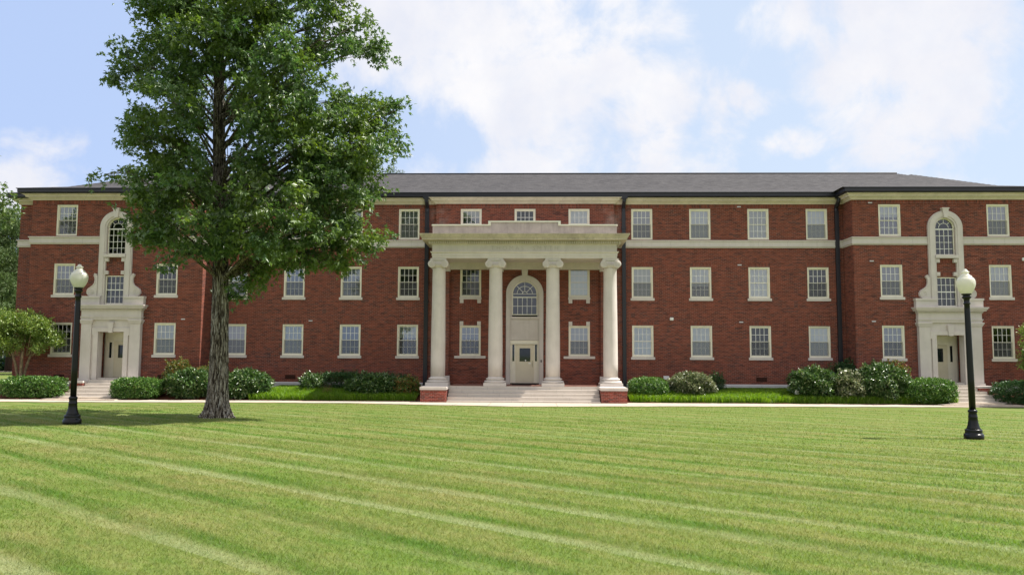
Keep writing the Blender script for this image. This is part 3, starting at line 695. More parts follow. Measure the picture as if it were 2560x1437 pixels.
# inscription: raised letters, coloured darker to read as shaded carving
fc = bpy.data.curves.new('inscription', 'FONT'); fc.body = '\u00b7 THOMAS  SMYTH \u00b7'; fc.size = .255; fc.space_character = 1.62; fc.align_x = 'CENTER'; fc.extrude = .004; fc.offset = -.006; fc.resolution_u = 3
to = bpy.data.objects.new('tmp_text', fc); COL.objects.link(to); bpy.context.view_layer.update()
tm = bpy.data.meshes.new_from_object(to.evaluated_get(bpy.context.evaluated_depsgraph_get())); bpy.data.objects.remove(to)
tm.materials.clear(); tm.materials.append(M['letters']); xs_ = [v.co.x for v in tm.vertices]; wdt = max(xs_) - min(xs_)
io = link('inscription', tm, [o for o in COL.objects if o.name == 'entablature'][0], (0, -2.603, 7.455 - 0)); io.location = (.02, -2.6025, 7.452); io.rotation_euler = (R(90), 0, 0); sc = 3.95 / wdt; io.scale = (sc, 1.0 if sc > 1.2 else sc, 1)

def spiral(mb, cx, cz, y, r, turns=2.3, d=1, t=.016):
    pts = []; n_ = 36
    for i in range(n_ + 1):
        u_ = i / n_; th = math.pi / 2 + d * 2 * math.pi * turns * u_; rr = r * (1 - .86 * u_)
        pts.append((cx + rr * math.cos(th), y, cz + rr * math.sin(th)))
    mb.tube(pts, [t * (1 - .4 * i / n_) for i in range(n_ + 1)], 5)
def column(cx, cy=-2.2):
    mb = MB(); mb.smooth = True
    mb.lathe([(.355, 1.20), (.357, 1.9), (.353, 3.0), (.342, 4.2), (.327, 5.6), (.322, 6.50), (.335, 6.53), (.335, 6.56), (.322, 6.58), (.322, 6.70)], cx, cy, 36)
    col = part(mb, 'portico_column', M['stone_plain'])
    mb = MB(); mb.box(cx - .55, cx + .55, cy - .55, cy + .55, .80, .95, .008)
    mb.smooth = True; mb.lathe([(.50, .948), (.535, .97), (.545, 1.0), (.535, 1.035), (.50, 1.055), (.43, 1.06), (.405, 1.085), (.405, 1.10), (.44, 1.105), (.462, 1.13), (.462, 1.15), (.44, 1.175), (.39, 1.18), (.372, 1.20), (.357, 1.24)], cx, cy, 36, cap=False)
    part(mb, 'base', M['stone_plain'], col)
    mb = MB(); mb.smooth = True
    mb.lathe([(.33, 6.60), (.40, 6.66), (.42, 6.72), (.40, 6.76)], cx, cy, 28)
    mb.smooth = False; mb.box(cx - .33, cx + .33, cy - .36, cy + .36, 6.75, 6.945); mb.box(cx - .41, cx + .41, cy - .41, cy + .41, 6.95, 7.0, .01); mb.box(cx - .38, cx + .38, cy - .38, cy + .38, 7.0, 7.048)
    for s_ in (-1, 1):
        mb.smooth = True; mb.lathe([(.17, cy - .42), (.185, cy - .41), (.185, cy - .36), (.15, cy - .2), (.125, cy), (.15, cy + .2), (.185, cy + .36), (.185, cy + .41), (.17, cy + .42)], cx + s_ * .325, 6.765, 24, axis='y')
        mb.smooth = False; spiral(mb, cx + s_ * .325, 6.765, cy - .425, .165, 2.2, s_); mb.lathe([(.028, cy - .45), (.028, cy - .40)], cx + s_ * .325, 6.765, 10, axis='y')
    for k in range(9): xx = cx - .16 + .32 * k / 8; mb.box(xx - .012, xx + .012, cy - .435, cy - .3, 6.70, 6.80)
    part(mb, 'capital', M['stone_plain'], col)
for cx in (-4.245, -1.415, 1.415, 4.245): column(cx)
for s_ in (-1, 1):       # stone caps and feet of the brick pilasters, flat pilaster heads behind the inner columns
    mb = MB(); mb.box(*sorted((s_ * 3.88, s_ * 4.55)), BY - .22, BY - .002, 6.62, 6.80); mb.box(*sorted((s_ * 3.80, s_ * 4.63)), BY - .26, BY - .003, 6.80, 6.95); mb.box(*sorted((s_ * 3.86, s_ * 4.57)), BY - .22, BY - .002, 6.95, 7.05)
    part(mb, 'pilaster_capital', M['stone_plain'])
    mb = MB(); mb.box(*sorted((s_ * 3.87, s_ * 4.56)), BY - .21, BY - .002, .805, 1.22); part(mb, 'pilaster_base', M['stone_plain'])
    mb = MB(); mb.box(*sorted((s_ * 1.10, s_ * 1.74)), BY - .14, BY - .002, 6.62, 6.90); mb.box(*sorted((s_ * 1.05, s_ * 1.79)), BY - .18, BY - .003, 6.90, 7.05); part(mb, 'pilaster_capital', M['stone_plain'])
# pedestals
for s_ in (-1, 1):
    mb = MB(); mb.box(*sorted((s_ * 3.64, s_ * 4.85)), -3.98, -2.801, .0, .65)
    mb.cur = 1; mb.box(*sorted((s_ * 3.636, s_ * 4.854)), -3.984, -3.9, .565, .648)
    p_ = part(mb, 'pedestal', [M['pier_brick'], M['soldier']])
    mb = MB(); mb.box(*sorted((s_ * 3.60, s_ * 4.88)), -4.02, -1.6, .656, .797, .02); part(mb, 'pedestal_cap', M['stone_plain'], p_)
mb = MB()
for k in range(5): mb.box(-3.605, 3.605, -2.78 - .30 * k - (.012 if k else 0), -2.4, .80 - .16 * (k + 1) - (.05 if k == 4 else 0), .80 - .16 * k - .003 * (k > 0), .012) if k else mb.box(-3.605, 3.605, -2.78, -2.70, .62, .797)
part(mb, 'front_steps', M['step'])
mb = MB(); mb.box(-3.62, 3.62, -2.698, BY + .02, .5, .797); part(mb, 'porch_floor', M['floor'])
mb = MB(); mb.box(-.62, .62, -1.35, -.62, .798, .815); part(mb, 'door_mat', M['mat'])

# ---- central doorway with arched head
mb = MB(); yf = BY - .10
for s_ in (-1, 1):
    mb.box(*sorted((s_ * .745, s_ * .97)), yf, BY + .12, .80, 5.47); mb.box(*sorted((s_ * .78, s_ * .95)), yf - .02, yf + .01, .86, 5.47)
mb.ring(0, 5.47, .66, .97, 0, math.pi, yf, BY + .12, 36); mb.ring(0, 5.47, .74, .95, 0, math.pi, yf - .02, yf + .01, 36)
mb.box(-.744, .744, BY - .03, BY + .12, 3.07, 4.17); mb.box(-.744, .744, BY - .11, BY + .12, 4.17, 4.275); mb.box(-.744, -.661, BY - .03, BY + .1, 4.275, 5.47); mb.box(.661, .744, BY - .03, BY + .1, 4.275, 5.47)
for (x0, x1, z0, z1) in ((-.57, .57, 3.285, 3.305), (-.57, .57, 3.945, 3.965), (-.57, -.55, 3.305, 3.945), (.55, .57, 3.305, 3.945)): mb.box(x0, x1, BY - .042, BY - .02, z0, z1)
mb.prism([(-.11, 6.10), (.11, 6.10), (.17, 6.76), (-.17, 6.76)], yf - .09, BY + .05); mb.box(-.19, .19, yf - .11, BY + .05, 6.72, 6.79)
part(mb, 'door_surround', M['stone'])
def door_unit(cx, yd, zb, mirror, wide=1.49, top=3.06, sidel=2):
    """cream door frame with door leaf, sidelights; door front at y=yd"""
    mb = MB(); x0, x1 = cx - wide / 2, cx + wide / 2
    mb.box(x0, x1, yd - .06, yd + .05, top - .18, top); mb.box(x0, x1, yd - .09, yd - .05, top - .20, top - .165)
    mb.box(x0, x0 + .07, yd - .04, yd + .05, zb, top - .18); mb.box(x1 - .07, x1, yd - .04, yd + .05, zb, top - .18)
    mb.box(x0 + .07, x1 - .07, yd + .0, yd + .05, zb, top - .18)
    f = part(mb, 'door_frame', M['cream'])
    return f, x0, x1
f, x0, x1 = door_unit(0, BY + .06, .86, 1)
def leaf(cx, yd, z0, z1, w, parent, win=(-.21, .36, 1.97, 2.65), handle=1):
    mb = MB(); mb.box(cx - w / 2, cx + w / 2, yd - .035, yd - .002, z0, z1); d = part(mb, 'door', M['door'], parent)
    mb = MB(); mb.box(cx + win[0], cx + win[1], yd - .040, yd - .030, win[2], win[3]); part(mb, 'door_glass', M['dark_glass'], d)
    mb = MB(); hx = cx + handle * (w / 2 - .07); mb.box(hx - .025, hx + .025, yd - .045, yd - .034, 1.68, 2.02); mb.tube([(hx, yd - .04, 1.74), (hx, yd - .10, 1.76), (hx, yd - .10, 1.90), (hx, yd - .04, 1.93)], .014, 8); part(mb, 'handle', M['steel'], d)
    return d
d = leaf(.01, BY + .06, .92, 2.84, .95, f, (-.27, .29, 1.97, 2.65), 1)
mb = MB(); mb.lathe([(.04, BY + .016), (.04, BY + .0165)], .05, 2.02, 12, axis='y'); mb.box(.2, .33, BY + .018, BY + .022, 1.84, 1.9); part(mb, 'sticker', M['white'], d)
for xx in (-.58, .59): mb = MB(); mb.box(xx - .05, xx + .05, BY + .052, BY + .058, 1.98, 2.83); part(mb, 'sidelight', M['dark_glass'], f)
mb = MB(); mb.box(.83, .89, yf - .045, yf - .015, 1.93, 2.05); part(mb, 'card_reader', M['gutter'])

# ---- side entrances
def side_entrance(cx, door_side):
    Y = WY; mb = MB()
    for s_ in (-1, 1):
        xa, xb = sorted((cx + s_ * 1.0, cx + s_ * 1.53)); mb.box(xa, xb, Y - .24, Y + .01, .90, 3.86)                     # pilaster
        mb.box(xa - .04, xb + .04, Y - .28, Y + .009, .86, 1.02); mb.box(xa - .03, xb + .03, Y - .27, Y + .011, 3.80, 3.86); mb.box(xa - .06, xb + .06, Y - .30, Y + .01, 3.86, 3.93); mb.box(xa - .09, xb + .09, Y - .33, Y + .012, 3.93, 4.0)
        xa, xb = sorted((cx + s_ * .665, cx + s_ * 1.0)); mb.box(xa, xb, Y - .14, Y + .28, .90, 3.38)
        xa, xb = sorted((cx + s_ * .665, cx + s_ * .90)); mb.box(xa, xb, Y - .20, Y - .13, .90, 3.20)
        xa, xb = sorted((cx + s_ * .665, cx + s_ * .98)); mb.box(xa, xb, Y - .205, Y - .13, 3.20, 3.55)
        xa, xb = sorted((cx + s_ * .64, cx + s_ * 1.64)); mb.box(xa, xb, Y - .26, Y + .01, 4.76, 5.10); mb.box(xa - .03, xb + .03, Y - .30, Y + .012, 5.10, 5.20)   # blocks of the attic
        xa, xb = sorted((cx + s_ * .50, cx + s_ * .86)); mb.box(xa, xb, Y - .12, Y + .02, 4.74, 8.77)                       # strips
        xa, xb = sorted((cx + s_ * .58, cx + s_ * .80)); mb.box(xa, xb, Y - .16, Y - .11, 5.21, 8.77)
        for zz in (7.0, 6.33):
            xa, xb = sorted((cx + s_ * .34, cx + s_ * .52)); mb.box(xa, xb, Y - .135, Y + .01, zz, zz + .19); mb.lathe([(.05, Y - .15), (.05, Y - .13)], (xa + xb) / 2, zz + .095, 10, axis='y')
        # scroll
        q = [(.862, 6.24), (.90, 6.27), (.93, 6.36), (1.0, 6.37), (1.06, 6.31), (1.03, 6.24), (.985, 6.16), (.975, 6.02), (1.0, 5.88), (1.07, 5.76), (1.2, 5.69), (1.33, 5.6), (1.4, 5.47), (1.39, 5.34), (1.31, 5.24), (1.22, 5.205), (.862, 5.205)]
        mb.prism([(cx + s_ * x_, z_) for x_, z_ in q], Y - .15, Y + .005)
        spiral(mb, cx + s_ * 1.19, 5.44, Y - .155, .2, 2.3, -s_, .022); spiral(mb, cx + s_ * .985, 6.315, Y - .155, .065, 1.3, -s_, .014)
        tr_ = [(cx + s_ * x_, Y - .155, z_) for x_, z_ in ((1.04, 6.25), (.98, 6.16), (.97, 6.02), (.995, 5.88), (1.07, 5.76), (1.19, 5.68))]; mb.tube(tr_, .025, 6)
    mb.box(cx - .98, cx + .98, Y - .21, Y - .12, 3.38, 3.58); mb.box(cx - 1.0, cx + 1.0, Y - .14, Y + .02, 3.375, 4.0)
    mb.prism([(cx - .10, 3.34), (cx + .10, 3.34), (cx + .15, 3.87), (cx - .15, 3.87)], Y - .29, Y - .12)
    mb.box(cx - 1.56, cx + 1.56, Y - .25, Y + .013, 4.0, 4.07); mb.box(cx - 1.57, cx + 1.57, Y - .265, Y + .012, 4.07, 4.125); mb.box(cx - 1.60, cx + 1.60, Y - .295, Y + .011, 4.125, 4.165)
    mb.box(cx - 1.55, cx + 1.55, Y - .245, Y + .012, 4.165, 4.46); mb.box(cx - 1.58, cx + 1.58, Y - .275, Y + .011, 4.46, 4.49)
    n_ = 44
    for k in range(n_): xx = cx - 1.60 + 3.2 * (k + .5) / n_; mb.box(xx - .022, xx + .022, Y - .335, Y - .27, 4.50, 4.555)
    mb.box(cx - 1.60, cx + 1.60, Y - .28, Y + .013, 4.49, 4.56); mb.box(cx - 1.70, cx + 1.70, Y - .42, Y + .012, 4.56, 4.63); mb.box(cx - 1.74, cx + 1.74, Y - .47, Y + .011, 4.63, 4.70); mb.box(cx - 1.78, cx + 1.78, Y - .51, Y + .012, 4.70, 4.755)
    mb.ring(cx, 8.77, .485, .86, 0, math.pi, Y - .12, Y + .02, 30); mb.ring(cx, 8.77, .58, .80, 0, math.pi, Y - .16, Y - .11, 30)
    mb.prism([(cx - .09, 9.27), (cx + .09, 9.27), (cx + .155, 9.74), (cx - .155, 9.74)], Y - .24, Y + .01); mb.box(cx - .175, cx + .175, Y - .26, Y + .012, 9.70, 9.76)
    mb.box(cx - .56, cx + .56, Y - .20, Y + .03, 7.22, 7.375)
    mb.box(cx - .56, cx + .56, Y - .10, Y + .03, 4.74, 4.80)
    part(mb, 'entrance_surround', M['stone_plain'])
    # porch recess behind the opening
    yb = Y + 1.0
    for s_ in (-1, 1): mb = MB(); xx = cx + s_ * .95; mb.box(*sorted((xx, xx + s_ * .1)), Y + .16, yb, .95, 3.40); part(mb, 'recess_wall', M['brick'])
    mb = MB(); mb.box(cx - 1.05, cx + 1.05, Y + .162, yb + .1, 3.385, 3.48); mb.box(cx - 1.05, cx + 1.05, yb + .06, yb + .12, .95, 3.40); part(mb, 'recess_ceiling', M['cream'])
    mb = MB(); mb.box(cx - .95, cx + .95, Y - .1, yb + .05, .70, 1.045); p2 = part(mb, 'threshold', M['step'])
    yd = yb; dx = door_side
    mb = MB(); mb.box(cx - .88, cx + .88, yd - .04, yd + .058, 1.05, 3.38); mb.box(cx - .88, cx + .88, yd - .08, yd - .035, 2.93, 3.03); f = part(mb, 'door_frame', M['cream'])
    d_ = leaf(cx + dx * .09, yd - .04, 1.06, 2.90, .98, f, (-.26, .26, 2.05, 2.72), dx)
    mb = MB(); mb.box(*sorted((cx - dx * .54, cx - dx * .66)), yd - .048, yd - .03, 2.05, 2.86); part(mb, 'sidelight', M['dark_glass'], f)
    # steps and brick cheek walls
    mb = MB()
    for k in range(6):
        w_ = 1.02 + (.0 if k < 2 else .20 * (k - 1)); mb.box(cx - (w_ if k > 1 else .93), cx + (w_ if k > 1 else .93), Y - .42 - .30 * k, Y - .0, .95 - .15 * (k + 1) - (.02 if k < 5 else .0), .95 - .15 * k, .01) if k else mb.box(cx - .93, cx + .93, Y - .45, Y + .01, .7, .95, .01)
    part(mb, 'side_steps', M['step'])
    for s_ in (-1, 1):
        mb = MB(); mb.box(*sorted((cx + s_ * .95, cx + s_ * 1.62)), Y - .85, Y - .02, .1, .80); cw = part(mb, 'cheek_wall', M['pier_brick'])
        mb = MB(); mb.box(*sorted((cx + s_ * .93, cx + s_ * 1.66)), Y - .90, Y - .001, .803, .905, .015); part(mb, 'cheek_cap', M['stone_plain'], cw)
side_entrance(-21.1, 1); side_entrance(21.1, -1)

# ---- small fittings on the wall
def plate(x, z, y, w=.2, h=.055): mb = MB(); mb.box(x, x + w, y - .02, y + .004, z, z + h); part(mb, 'vent_plate', M['plate'])
for x_, z_, y_ in ((-11.36, 4.01, 0), (11.10, 10.05, 0), (11.08, 6.99, 0), (11.11, 4.02, 0), (17.36, 10.02, WY), (17.35, 7.06, WY), (17.36, 4.03, WY), (-17.58, 4.02, WY)): plate(x_, z_, y_)
mb = MB(); mb.box(7.53, 7.71, -.12, .002, 4.12, 4.27, .02); mb.lathe([(.05, -.15), (.05, -.11)], 7.62, 4.2, 12, axis='y'); part(mb, 'security_light', M['white'])
mb = MB(); mb.box(24.86, 25.02, WY - .12, WY + .002, 7.10, 7.25, .02); part(mb, 'security_light', M['white'])
mb = MB(); mb.box(7.17, 7.45, -.12, .002, 1.08, 1.26, .015); part(mb, 'outlet_box', M['white'])
for x_, y_ in ((-12.53, 0), (-6.5, 0), (11.93, 0), (5.95, 0), (-24.08, WY), (23.46, WY), (-18.7, WY), (18.2, WY)):
    mb = MB(); mb.box(x_, x_ + .55, y_ - .005, y_ + .02, .99, 1.21)
    for k in range(1, 5): mb.box(x_ + .11 * k - .012, x_ + .11 * k + .012, y_ - .012, y_ + .01, 1.0, 1.2)
    for zz in (1.05, 1.10, 1.15): mb.box(x_ + .01, x_ + .54, y_ - .010, y_ + .01, zz - .008, zz + .008)
    part(mb, 'foundation_vent', M['ventm'])

# ------------------------------------------------------------------ foliage
def unit(n):
    v = rng.normal(size=(n, 3)); return v / np.linalg.norm(v, axis=1, keepdims=True)
def leaf_mesh(P, D, Nn, L, Wd, fold=.12):
    D = D / np.linalg.norm(D, axis=1, keepdims=True); S = np.cross(D, Nn); S /= np.linalg.norm(S, axis=1, keepdims=True) + 1e-9; U = np.cross(S, D)
    L = L[:, None]; Wd = Wd[:, None]
    v0 = P; mid = P + D * L * .48 - U * (-fold) * Wd; v1 = mid + S * Wd * .5; v2 = P + D * L - U * L * .12; v3 = mid - S * Wd * .5
    V = np.stack([v0, v1, v2, v3], 1).reshape(-1, 3); b_ = np.arange(len(P))[:, None] * 4
    F = np.concatenate([b_ + np.array([[0, 1, 2]]), b_ + np.array([[0, 2, 3]])]); return V, F
def clusters(T, O, k, spread, L, aspect, droop=.3, lobes=False):
    """k leaves round every twig tip T with outward direction O"""
    n = len(T); P = np.repeat(T, k, 0) + rng.normal(size=(n * k, 3)) * spread
    D = np.repeat(O, k, 0) * .55 + unit(n * k) * .95; D[:, 2] -= droop
    Nn = unit(n * k) * .7; Nn[:, 2] += .8
    Ls = L * rng.uniform(.7, 1.25, n * k)
    if lobes:    # deeply cut leaf: three pointed lobes from one stalk
        D /= np.linalg.norm(D, axis=1, keepdims=True); S = np.cross(D, Nn); S /= np.linalg.norm(S, axis=1, keepdims=True) + 1e-9
        q = P + D * Ls[:, None] * .18
        a_ = [leaf_mesh(P, D, Nn, Ls, Ls * aspect)] + [leaf_mesh(q, D * .75 + S * sg * .75, Nn, Ls * .62, Ls * .62 * aspect) for sg in (-1, 1)]
        o1, o2 = len(a_[0][0]), len(a_[0][0]) + len(a_[1][0]); return np.concatenate([v[0] for v in a_]), np.concatenate([a_[0][1], a_[1][1] + o1, a_[2][1] + o2])
    return leaf_mesh(P, D, Nn, Ls, Ls * aspect * rng.uniform(.8, 1.2, n * k))
def shrub(name, cx, cy, rx, ry, z0, z1, material, n, L, label, cat='shrub', power=2.0, lumps=.12, aspect=.42, group=None, stems=True, tall=None, kleaf=5):
    """clipped or loose shrub: leaves through a shell round a super-ellipsoid, on stems"""
    root = empty(name, (cx, cy, z0)); tag(root, label, cat, group)
    d = unit(n); sgn = np.abs(d) ** (2 / power) * np.sign(d) if power != 2 else d
    r_ = 1 / (np.sum(np.abs(d) ** power, 1) ** (1 / power)); base = d * r_[:, None]
    fr = rng.uniform(size=(6, 3)) * 3 + 2; ph = rng.uniform(size=6) * 6; lump = sum(np.sin(base @ f_ * 1.4 + p_) for f_, p_ in zip(fr, ph)) / 6
    depth = 1 - np.abs(rng.normal(size=n)) * .20; depth = np.clip(depth, .25, 1)
    T = base * (depth * (1 + lumps * lump * 1.6))[:, None]
    hz = (z1 - z0) / 2; T = T * np.array([rx, ry, hz * 1.02]) + np.array([0, 0, hz]); keep = T[:, 2] > .02; T = T[keep]; O = base[keep]
    if cat == 'shrub':      # young shoots standing out of the top and sides
        ns = int(26 * rx * ry) + 8; js = rng.integers(0, len(T), ns); js = js[O[js][:, 2] > -.2]; sh = []
        for j in js:
            dd = O[j] * .5 + np.array([0, 0, .6]) + rng.normal(size=3) * .18
            for q in range(6): sh.append((T[j] + dd * q * .035 * rng.uniform(.7, 1.3), dd))
        if sh: T = np.concatenate([T, [q[0] for q in sh]]); O = np.concatenate([O, [q[1] for q in sh]])
    O = O + np.array([0, 0, .45]); V, F = clusters(T, O, kleaf, L * .25, L, aspect, .0)
    V[:, 2] = np.maximum(V[:, 2], .01)
    np_mesh('foliage', V, F, material, root)
    if stems:
        mb = MB()
        for _ in range(7):
            a_ = random.uniform(0, 6.28); q = random.uniform(.2, .75); ex, ey, ez = math.cos(a_) * rx * q, math.sin(a_) * ry * q, (z1 - z0) * random.uniform(.45, .75)
            mb.tube([(random.uniform(-.1, .1), random.uniform(-.1, .1), -.05), (ex * .4, ey * .4, ez * .45), (ex, ey, ez)], [.022, .016, .007], 5)
        mb.build('stem', M['bark3'], root)
    return root
bz = lambda y: float(gz(0, y)) + .02
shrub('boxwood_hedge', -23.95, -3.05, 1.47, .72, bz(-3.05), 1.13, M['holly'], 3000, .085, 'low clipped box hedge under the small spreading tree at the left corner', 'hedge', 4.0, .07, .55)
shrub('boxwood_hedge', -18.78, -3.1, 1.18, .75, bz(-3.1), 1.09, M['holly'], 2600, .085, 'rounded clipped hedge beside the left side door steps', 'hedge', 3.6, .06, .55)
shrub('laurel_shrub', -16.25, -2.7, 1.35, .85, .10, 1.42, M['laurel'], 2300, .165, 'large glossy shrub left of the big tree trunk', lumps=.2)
shrub('photinia_shrub', -17.3, -1.85, .78, .5, .35, 1.90, M['redtip'], 1200, .10, 'red tipped shrub rising behind the glossy shrub left of the trunk', lumps=.2)
shrub('photinia_shrub', -15.95, -1.8, .75, .5, .35, 1.68, M['redtip'], 1000, .10, 'smaller red tipped shrub half hidden behind the big tree trunk', lumps=.2)
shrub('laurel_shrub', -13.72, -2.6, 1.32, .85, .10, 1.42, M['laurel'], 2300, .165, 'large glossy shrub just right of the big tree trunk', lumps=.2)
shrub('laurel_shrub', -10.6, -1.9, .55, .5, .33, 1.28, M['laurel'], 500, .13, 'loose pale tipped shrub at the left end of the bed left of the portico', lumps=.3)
shrub('yew_shrub', -9.3, -1.25, 1.5, .6, .4, 1.40, M['dark_shrub'], 2000, .11, 'dark feathery shrub against the wall under the second window left of the portico', lumps=.25, aspect=.25)
shrub('yew_shrub', -6.7, -1.15, 1.25, .6, .4, 1.22, M['dark_shrub'], 1500, .11, 'dark feathery shrub against the wall close to the left downpipe', lumps=.25, aspect=.25)
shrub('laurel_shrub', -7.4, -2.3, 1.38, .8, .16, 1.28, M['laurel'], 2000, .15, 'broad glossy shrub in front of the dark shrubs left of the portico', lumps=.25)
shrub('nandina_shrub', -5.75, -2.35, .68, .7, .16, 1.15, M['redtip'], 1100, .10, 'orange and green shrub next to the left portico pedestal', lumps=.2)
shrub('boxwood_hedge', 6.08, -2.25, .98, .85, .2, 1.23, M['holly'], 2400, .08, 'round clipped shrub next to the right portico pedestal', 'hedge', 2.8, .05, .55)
shrub('gardenia_shrub', 8.15, -2.2, 1.1, .8, .26, 1.46, M['pale'], 2000, .135, 'pale silvery leaved shrub right of the round clipped shrub', lumps=.18)
shrub('yew_shrub', 9.6, -1.2, .42, .4, .4, 1.38, M['dark_shrub'], 500, .11, 'thin dark shrub showing right of the pale silvery shrub', lumps=.4, aspect=.25)
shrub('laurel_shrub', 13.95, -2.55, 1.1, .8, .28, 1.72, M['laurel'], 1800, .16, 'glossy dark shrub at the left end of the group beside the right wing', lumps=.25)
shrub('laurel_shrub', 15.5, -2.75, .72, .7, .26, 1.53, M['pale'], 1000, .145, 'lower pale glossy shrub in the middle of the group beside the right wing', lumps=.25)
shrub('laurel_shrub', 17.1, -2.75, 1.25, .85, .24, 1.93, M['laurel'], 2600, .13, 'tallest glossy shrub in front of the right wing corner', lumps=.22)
shrub('photinia_shrub', 16.3, -.75, 1.0, .6, .5, 2.05, M['dark_shrub'], 1300, .10, 'dark shrub at the wall behind the tallest glossy shrub', lumps=.2)
shrub('photinia_shrub', 17.9, -2.5, .66, .5, .35, 2.08, M['redtip'], 900, .09, 'red tipped shrub behind the tallest glossy shrub, right of the dark one', lumps=.2)
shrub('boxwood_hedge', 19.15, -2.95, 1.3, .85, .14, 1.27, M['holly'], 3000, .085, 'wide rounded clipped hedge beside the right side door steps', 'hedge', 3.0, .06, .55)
shrub('boxwood_hedge', 23.7, -3.0, 1.4, .85, .12, 1.17, M['dark_shrub'], 2600, .085, 'dark clipped hedge at the right edge under the overhanging branch', 'hedge', 3.2, .07, .55)

# liriope borders and dry weed
def blades(n, xf, yf, hgt, wid, lean, zf=gz, up_=1.0):
    x = xf(n); y = yf(n, x); h = hgt * rng.uniform(.6, 1.25, n); a_ = rng.uniform(0, 6.283, n); w = wid * rng.uniform(.7, 1.3, n)
    ln = lean * rng.uniform(.2, 1.5, n); b_ = rng.uniform(0, 6.283, n)
    P = np.stack([x, y, zf(x, y)], 1); S = np.stack([np.cos(a_), np.sin(a_), 0 * a_], 1) * w[:, None] * .5; T = P + np.stack([np.cos(b_) * ln * h, np.sin(b_) * ln * h, h * up_], 1)
    return P, S, T, np.stack([np.cos(b_) * ln * h, np.sin(b_) * ln * h, 0 * h], 1)
def border(name, spans, n, label):
    Vs, Fs, off = [], [], 0
    for (xa, xb, ya, yb, nn, hb) in spans:
        P, S, T, Ln = blades(nn, lambda k: rng.uniform(xa, xb, k), lambda k, x: rng.uniform(ya, yb, k), hb, .018, .75)
        Mid = P * .35 + T * .65 - Ln * .25 + np.array([0, 0, .03]); T = T.copy(); T[:, 2] -= .07
        V = np.stack([P - S, P + S, Mid + S * .8, Mid - S * .8, T], 1).reshape(-1, 3); b_ = np.arange(nn)[:, None] * 5
        F = np.concatenate([b_ + np.array([[0, 1, 2]]), b_ + np.array([[0, 2, 3]]), b_ + np.array([[3, 2, 4]])]); Vs.append(V); Fs.append(F + off); off += len(V)
    o = np_mesh(name, np.concatenate(Vs), np.concatenate(Fs), M['liriope']); tag(o, label, 'ground cover', kind='stuff')
border('border_grass', [(-13.2, -5.2, -3.38, -2.2, 17000, .38), (-12.6, -8.6, -2.2, -.3, 9000, .17)], 0, 'bright green border grass along the walk left of the portico')
border('border_grass', [(5.1, 20.35, -3.38, -2.2, 34000, .38), (9.2, 14.4, -2.3, -.3, 10000, .17), (6.9, 9.2, -2.4, -1.9, 2000, .2)], 0, 'bright green border grass along the walk right of the portico')
root = empty('dry_weed', (-9.6, -2.7, bz(-2.7))); tag(root, 'dry brown weed stalks standing in the border grass left of the portico', 'weed')
P, S, T, Ln = blades(60, lambda k: rng.normal(0, .12, k), lambda k, x: rng.normal(0, .1, k), .62, .012, .25, lambda x, y: 0 * x)
V = np.stack([P - S, P + S, T], 1).reshape(-1, 3); np_mesh('stalk', V, np.arange(len(V)).reshape(-1, 3), M['straw'], root)

# ---- big shade tree on the lawn
TX, TY, TZ = -9.42, -16.6, float(gz(-9.42, -16.6))
tree = empty('shade_tree', (TX, TY, TZ)); tag(tree, 'tall spreading oak tree standing on the lawn left of the portico', 'tree')
axis_pts = [(0, 0, 0), (0, 0, 1.5), (-.02, 0, 3.2), (-.08, .05, 5.0), (-.17, .05, 7.0), (-.26, .0, 9.0), (-.3, -.05, 10.8), (-.34, .0, 12.6), (-.3, .0, 14.5), (-.2, .1, 16.5)]
rad_z = [(0, .50), (.12, .44), (.3, .375), (.6, .322), (1.0, .296), (1.8, .276), (3.2, .252), (4.5, .235), (6, .215), (8, .195), (10, .17), (12, .12), (14, .075), (16.5, .02)]
zs_ = np.concatenate([np.arange(0, 2, .05), np.arange(2, 16.5, .12)]); nk = 72; V = []
ax_a = np.array(axis_pts); rz = np.array(rad_z)
thk = np.arange(nk) / nk * 2 * np.pi
ridge_ph = rng.uniform(0, 6.28, 5)
for z_ in zs_:
    cx_ = np.interp(z_, ax_a[:, 2], ax_a[:, 0]); cy_ = np.interp(z_, ax_a[:, 2], ax_a[:, 1]); r_ = np.interp(z_, rz[:, 0], rz[:, 1])
    flare = np.exp(-z_ / .35); buttress = 1 + flare * (.20 * np.cos(3 * thk + .6) + .13 * np.cos(5 * thk + 2.0)) + flare * .22 * np.maximum(0, np.cos(thk - math.pi)) ** 3 + flare * .18 * np.maximum(0, np.cos(thk)) ** 4
    tw = thk + .08 * math.sin(z_ * 1.3)
    bark = .022 * np.sin(23 * tw + 1.4 * math.sin(2.1 * z_ + ridge_ph[0])) + .014 * np.sin(37 * tw + 2.0 * math.sin(3.3 * z_ + ridge_ph[1])) + .012 * rng.normal(size=nk)
    rr = r_ * buttress * (1 + bark * 1.6)
    V.append(np.stack([cx_ + rr * np.cos(thk), cy_ + rr * np.sin(thk), np.full(nk, z_ - .06)], 1))
V = np.concatenate(V); n_ = len(zs_); idx = np.arange(n_ * nk).reshape(n_, nk); nx = np.roll(idx, -1, 1)
F = np.concatenate([np.stack([idx[:-1].ravel(), nx[:-1].ravel(), nx[1:].ravel()], 1), np.stack([idx[:-1].ravel(), nx[1:].ravel(), idx[1:].ravel()], 1)])
tr_o = np_mesh('trunk', V, F, M['bark'], tree)
